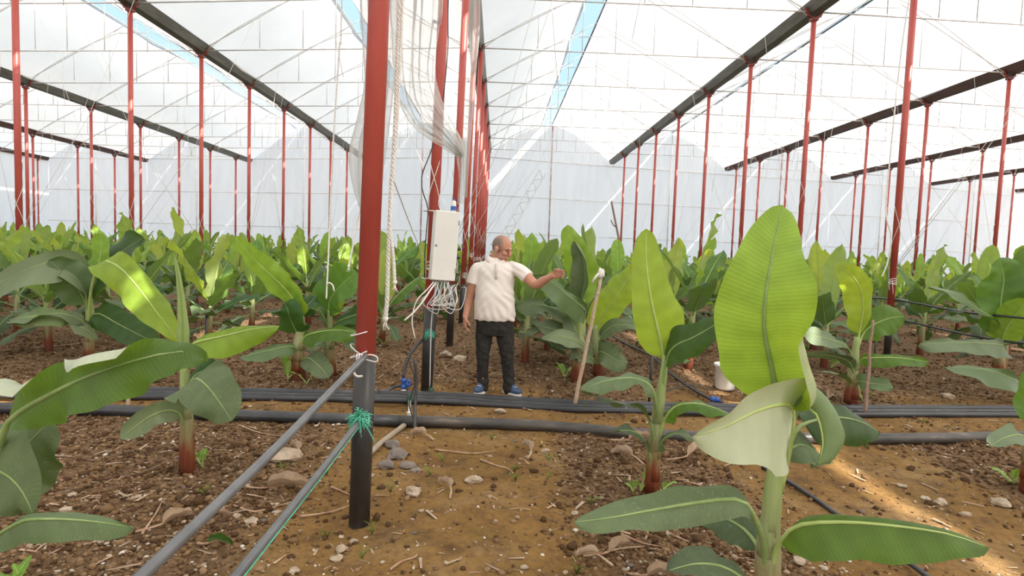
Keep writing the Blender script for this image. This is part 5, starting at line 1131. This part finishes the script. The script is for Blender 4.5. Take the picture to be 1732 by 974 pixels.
# right arm (hangs), left arm (reaches)
ra = [P(808, 455, YM_), P(800, 480, YM_), P(794, 506, YM_+.02), P(787, 536, YM_-.06)]
limb(mb, ra, [.062, .055, .050, .044, .031])
la = [P(872, 455, YM_), P(890, 467, YM_-.10), P(906, 481, YM_-.2), P(920, 474, YM_-.28), P(934, 466, YM_-.35)]
limb(mb, la, [.066, .058, .052, .046, .030])
def hand(mb, wrist, d, palmn, side, curls, L=.19):
    """d: fingers' direction, palmn: palm normal, side: toward the thumb"""
    d = d.normalized(); side = (side-d*side.dot(d)).normalized(); palmn = side.cross(d)*(1 if side.cross(d).dot(palmn) > 0 else -1)
    for k in range(4):                                     # palm as four metacarpals side by side
        o = side*(.030-.020*k); mb.tube([wrist+o*.6, wrist+d*.045+o, wrist+d*.09+o], [.017, .016, .0135], 8); sphere(mb, wrist+d*.09+o, (.0135,)*3)
        l = (.072, .08, .075, .058)[k]; p = wrist+d*.088+o; ang = 0; c0 = curls[k]; rr = .0095
        pts = [p]
        for seg, fr in enumerate((.45, .3, .25)):
            ang += c0*(1.0, 1.1, .8)[seg]; dd = d*math.cos(ang)+palmn*math.sin(ang)+side*(.05-.04*k); p = p+dd.normalized()*l*fr; pts.append(p)
        mb.tube(pts, [rr*1.1, rr, rr*.95, rr*.8], 8); sphere(mb, pts[-1], (rr*.8,)*3)
    p0 = wrist+d*.025+side*.028
    pts = [p0, p0+(d*.6+side*.8+palmn*.3).normalized()*.035, p0+(d*.8+side*.65+palmn*.5).normalized()*.065, p0+(d*1.0+side*.45+palmn*.6).normalized()*.088]
    mb.tube(pts, [.015, .013, .0115, .009], 8); sphere(mb, pts[-1], (.009,)*3)
w1 = ra[-1]; hand(mb, w1, V3(-.02, -.15, -1), V3(1, .2, 0), V3(.3, -1, 0), [.30, .38, .45, .5])
w2 = la[-1]; hand(mb, w2, V3(.95, -.25, .28), V3(.3, -.6, -.6), V3(-.1, -.35, 1), [.35, .5, .65, .8])
body, co = remesh(mb, 'body', skin, .005, man, smooth=3)
rel = (co-np.array(hc))@np.array([list(fw), list(rt), list(up_)]).T/K
f_, r_, u_ = rel[:, 0], rel[:, 1], rel[:, 2]; inhead = (np.linalg.norm(rel, axis=1) < .19)
ears = (np.abs(r_) > .082) & (u_ < .03) & (u_ > -.06)
side_h = 1/(1+np.exp((f_-.032+.25*np.clip(u_-.05, 0, 1))*90))*1/(1+np.exp(-(u_+.035)*80))*(1-.72/(1+np.exp(-(u_-.10)*70)))
beard = .30/(1+np.exp((u_+.05)*90))/(1+np.exp(-(f_-.01)*70))
hair = np.where(inhead & ~ears, np.clip(side_h*1.0+beard+.12*(u_ > .06), 0, .85), 0)
flush = np.where(inhead, np.clip(np.exp(-((u_+.02)/.05)**2)*(f_ > .02), 0, 1), 0)
for nm, arr in (('hair', hair), ('flush', flush)):
    at = body.data.attributes.new(nm, 'FLOAT', 'POINT'); at.data.foreach_set('value', arr.astype(np.float32))
M_EYE = mat('eye_dark', (.03, .02, .015), .3); M_BROW = mat('eyebrow_hair', (.07, .045, .035), .8)
for s in (-1, 1):
    e = MB(); sphere(e, hp(.087, .034*s, -.004), (.006, .011, .0045), HR); e.build('eye', M_EYE, man)
    e = MB(); e.tube([hp(.093, .014*s, .018), hp(.100, .032*s, .026), hp(.084, .056*s, .018)], [.003, .0045, .0025], 6, smoothn=8); e.build('eyebrow', M_BROW, man)
e = MB(); e.tube([hp(.0985, -.022, -.080), hp(.1045, 0, -.0795), hp(.0985, .022, -.080)], .0032, 5, smoothn=7); e.build('mouth_line', mat('lip_line', (.20, .06, .045), .6), man)
# shirt
M_SHIRT = noisy('polo_cotton', (.74, .67, .62), (.84, .78, .73), 120, .85, bump=.2, dist=.002, spec=.2)
mb = MB()
def ell(c, a, b, n=36): return [c+V3(a*math.cos(q/n*6.2832), b*math.sin(q/n*6.2832), 0) for q in range(n)]
secs = [(541, 837, .222, .158), (532, 837, .226, .162), (515, 836.5, .221, .168), (498, 836.5, .213, .168), (480, 837, .208, .160), (465, 838, .212, .150), (455, 838.5, .215, .135), (448, 839, .19, .115), (442, 839.5, .13, .092), (436, 839, .092, .080)]
rings = [ell(P(cx, py, YM_)-V3(0, .015 if 490 < py < 535 else 0, 0), a, b) for py, cx, a, b in secs]
C_ = []
for j in range(36): C_.append(catmull([r[j] for r in rings], 40))
b0 = len(mb.v)
for i in range(40):
    for j in range(36): mb.v.append(C_[j][i])
for i in range(39):
    for j in range(36): mb.f.append((b0+i*36+j, b0+i*36+(j+1) % 36, b0+(i+1)*36+(j+1) % 36, b0+(i+1)*36+j)); mb.m.append(0)
mb.f.append(tuple(b0+j for j in range(36))[::-1]); mb.m.append(0); mb.f.append(tuple(b0+39*36+j for j in range(36))); mb.m.append(0)
mb.tube(catmull([P(818, 450, YM_), P(808, 455, YM_), P(803, 466, YM_), P(799.5, 480, YM_)], 12), [.060, .074, .074, .077], 18)
mb.tube(catmull([P(860, 450, YM_), P(872, 454, YM_-.02), P(883, 461, YM_-.07), P(893, 470, YM_-.12)], 12), [.060, .074, .074, .076], 18)
def wr(co):
    z = co[:, 2]; x = co[:, 0]
    d = .003*np.sin(z*43+x*22+3*np.sin(x*11+z*5))*np.clip(np.sin(x*13+z*7), 0, 1)+.0035*np.sin(x*75+z*24)*np.exp(-((z-.87)/.12)**2)+.0045*np.sin((x*.8+z)*60+np.sin(z*23)*1.5)*np.exp(-((x-.18)/.12)**2)+.0035*np.sin((x*1.3-z)*60+np.sin(x*30))*np.exp(-((x+.16)/.08)**2)
    return d.astype(np.float32)
shirt, _c = remesh(mb, 'polo_shirt', M_SHIRT, .009, man, smooth=3, disp=wr)
# collar, placket, buttons
nbz = P(839, 437, YM_)
mb = MB(); rows = []
for k, (a, b, dz) in enumerate(((.078, .074, .030), (.088, .086, .034), (.106, .104, .004), (.118, .116, -.018))):
    rows.append([nbz+V3(.004+a*math.cos(q), b*math.sin(q), dz-.030*max(0, -math.sin(q))-.022*k*math.exp(-((min(abs(q+math.pi/2), abs(q-1.5*math.pi))-.25)/.35)**2)) for q in np.linspace(-math.pi/2+.25, math.pi*1.5-.25, 34)])
o = mb.grid(rows).build('collar', M_SHIRT, man, solid=.005)
pc = P(840, 462, YM_-.152); mb = MB(); mb.grid([[P(837.5+3.5*u, 446+25*v/6, YM_)*1+V3(0, -.108-.058*min(1, v/2.2), 0) for u in (0, 1)] for v in range(7)]); mb.build('placket', noisy('placket_cotton', (.60, .54, .50), (.68, .62, .58), 80, .85), man, solid=.004)
for v in (1.2, 3.2, 5.0):
    q = P(839.2, 446+25*v/6, YM_)+V3(0, -.114-.058*min(1, v/2.2), 0); e = MB(); e.lathe(q, [(0, -.003), (.006, -.003), (.006, .003), (0, .003)], 10, axis=(0, -1, 0)); e.build('button', mat('button', (.45, .4, .36), .4), man)
# trousers
M_JEAN = noisy('charcoal_denim', (.020, .018, .017), (.040, .037, .034), 30, .85, bump=.3, spec=.2, dist=.003)
mb = MB()
mb.tube([P(837, 534, YM_), P(837, 545, YM_), P(837.5, 556, YM_), P(837.5, 566, YM_)], [.205, .208, .205, .185], 28, squash=None)
b1 = len(mb.v)
for v in mb.v: v.y = YM_+(v.y-YM_)*.68
limb(mb, [P(821, 553, YM_), P(818.5, 572, YM_-.005), P(816.5, 602, YM_-.02), P(816.5, 632, YM_), P(817, 656, YM_+.01)], [.105, .090, .068, .063, .063])
limb(mb, [P(853, 553, YM_), P(855, 572, YM_-.005), P(857.5, 602, YM_-.02), P(860, 632, YM_), P(861, 658, YM_+.01)], [.105, .094, .072, .066, .067])
def wj(co):
    z = co[:, 2]; x = co[:, 0]
    return (.005*np.sin(z*70+x*20+np.sin(x*40))*(np.exp(-((z-.16)/.08)**2)+.7*np.exp(-((z-.42)/.07)**2)+.5*np.exp(-((z-.68)/.08)**2))+.002*np.sin(x*60+z*31)).astype(np.float32)
remesh(mb, 'trousers', M_JEAN, .009, man, smooth=3, disp=wj)
# shoes
M_SHOE = noisy('blue_shoe_knit', (.03, .055, .12), (.07, .12, .22), 60, .7, bump=.3); M_SOLE = mat('white_sole', (.75, .74, .70), .6)
for (px, dx, dy) in ((816, -.45, -1), (862, .75, -.75)):
    d = V3(dx, dy, 0).normalized(); s = V3(-d.y, d.x, 0); c = P(px, 655, YM_+.02); c.z = max(0, gz(c.x, c.y))+.03
    RM = Matrix((d, s, V3(0, 0, 1))).transposed()
    mb = MB(); sphere(mb, c+d*.02+V3(0, 0, .045), (.075, .047, .06), RM, 3); sphere(mb, c+d*.09+V3(0, 0, .02), (.085, .05, .042), RM, 3); sphere(mb, c-d*.05+V3(0, 0, .03), (.05, .042, .055), RM, 3); limb(mb, [c+V3(0, 0, .06), c+V3(0, 0, .10)], [.05, .047])
    sh, _c = remesh(mb, 'shoe', M_SHOE, .007, man, smooth=2)
    mb = MB(); n = 28; ring = []
    for q in range(n):
        a = q/n*6.2832; f = math.cos(a); ww = .052-.008*(f < 0)*abs(f)
        ring.append(c+d*(.035+.142*f)+s*(ww*math.sin(a)))
    for zz in (-.032, -.004):
        for p in ring: mb.v.append(p+V3(0, 0, zz))
    for q in range(n): mb.f.append((q, (q+1) % n, n+(q+1) % n, n+q)); mb.m.append(0)
    mb.f.append(tuple(range(n))[::-1]); mb.f.append(tuple(range(n, 2*n))); mb.m += [0, 0]
    so = mb.build('sole', M_SOLE, man, smooth=False); so.parent = sh
    mb = MB()
    for k in range(4): q = c+d*(.05+.022*k)+V3(0, 0, .085-.013*k); mb.tube([q-s*.025, q+V3(0, 0, .006), q+s*.025], .003, 5)
    la_ = mb.build('laces', M_SOLE, man); la_.parent = sh
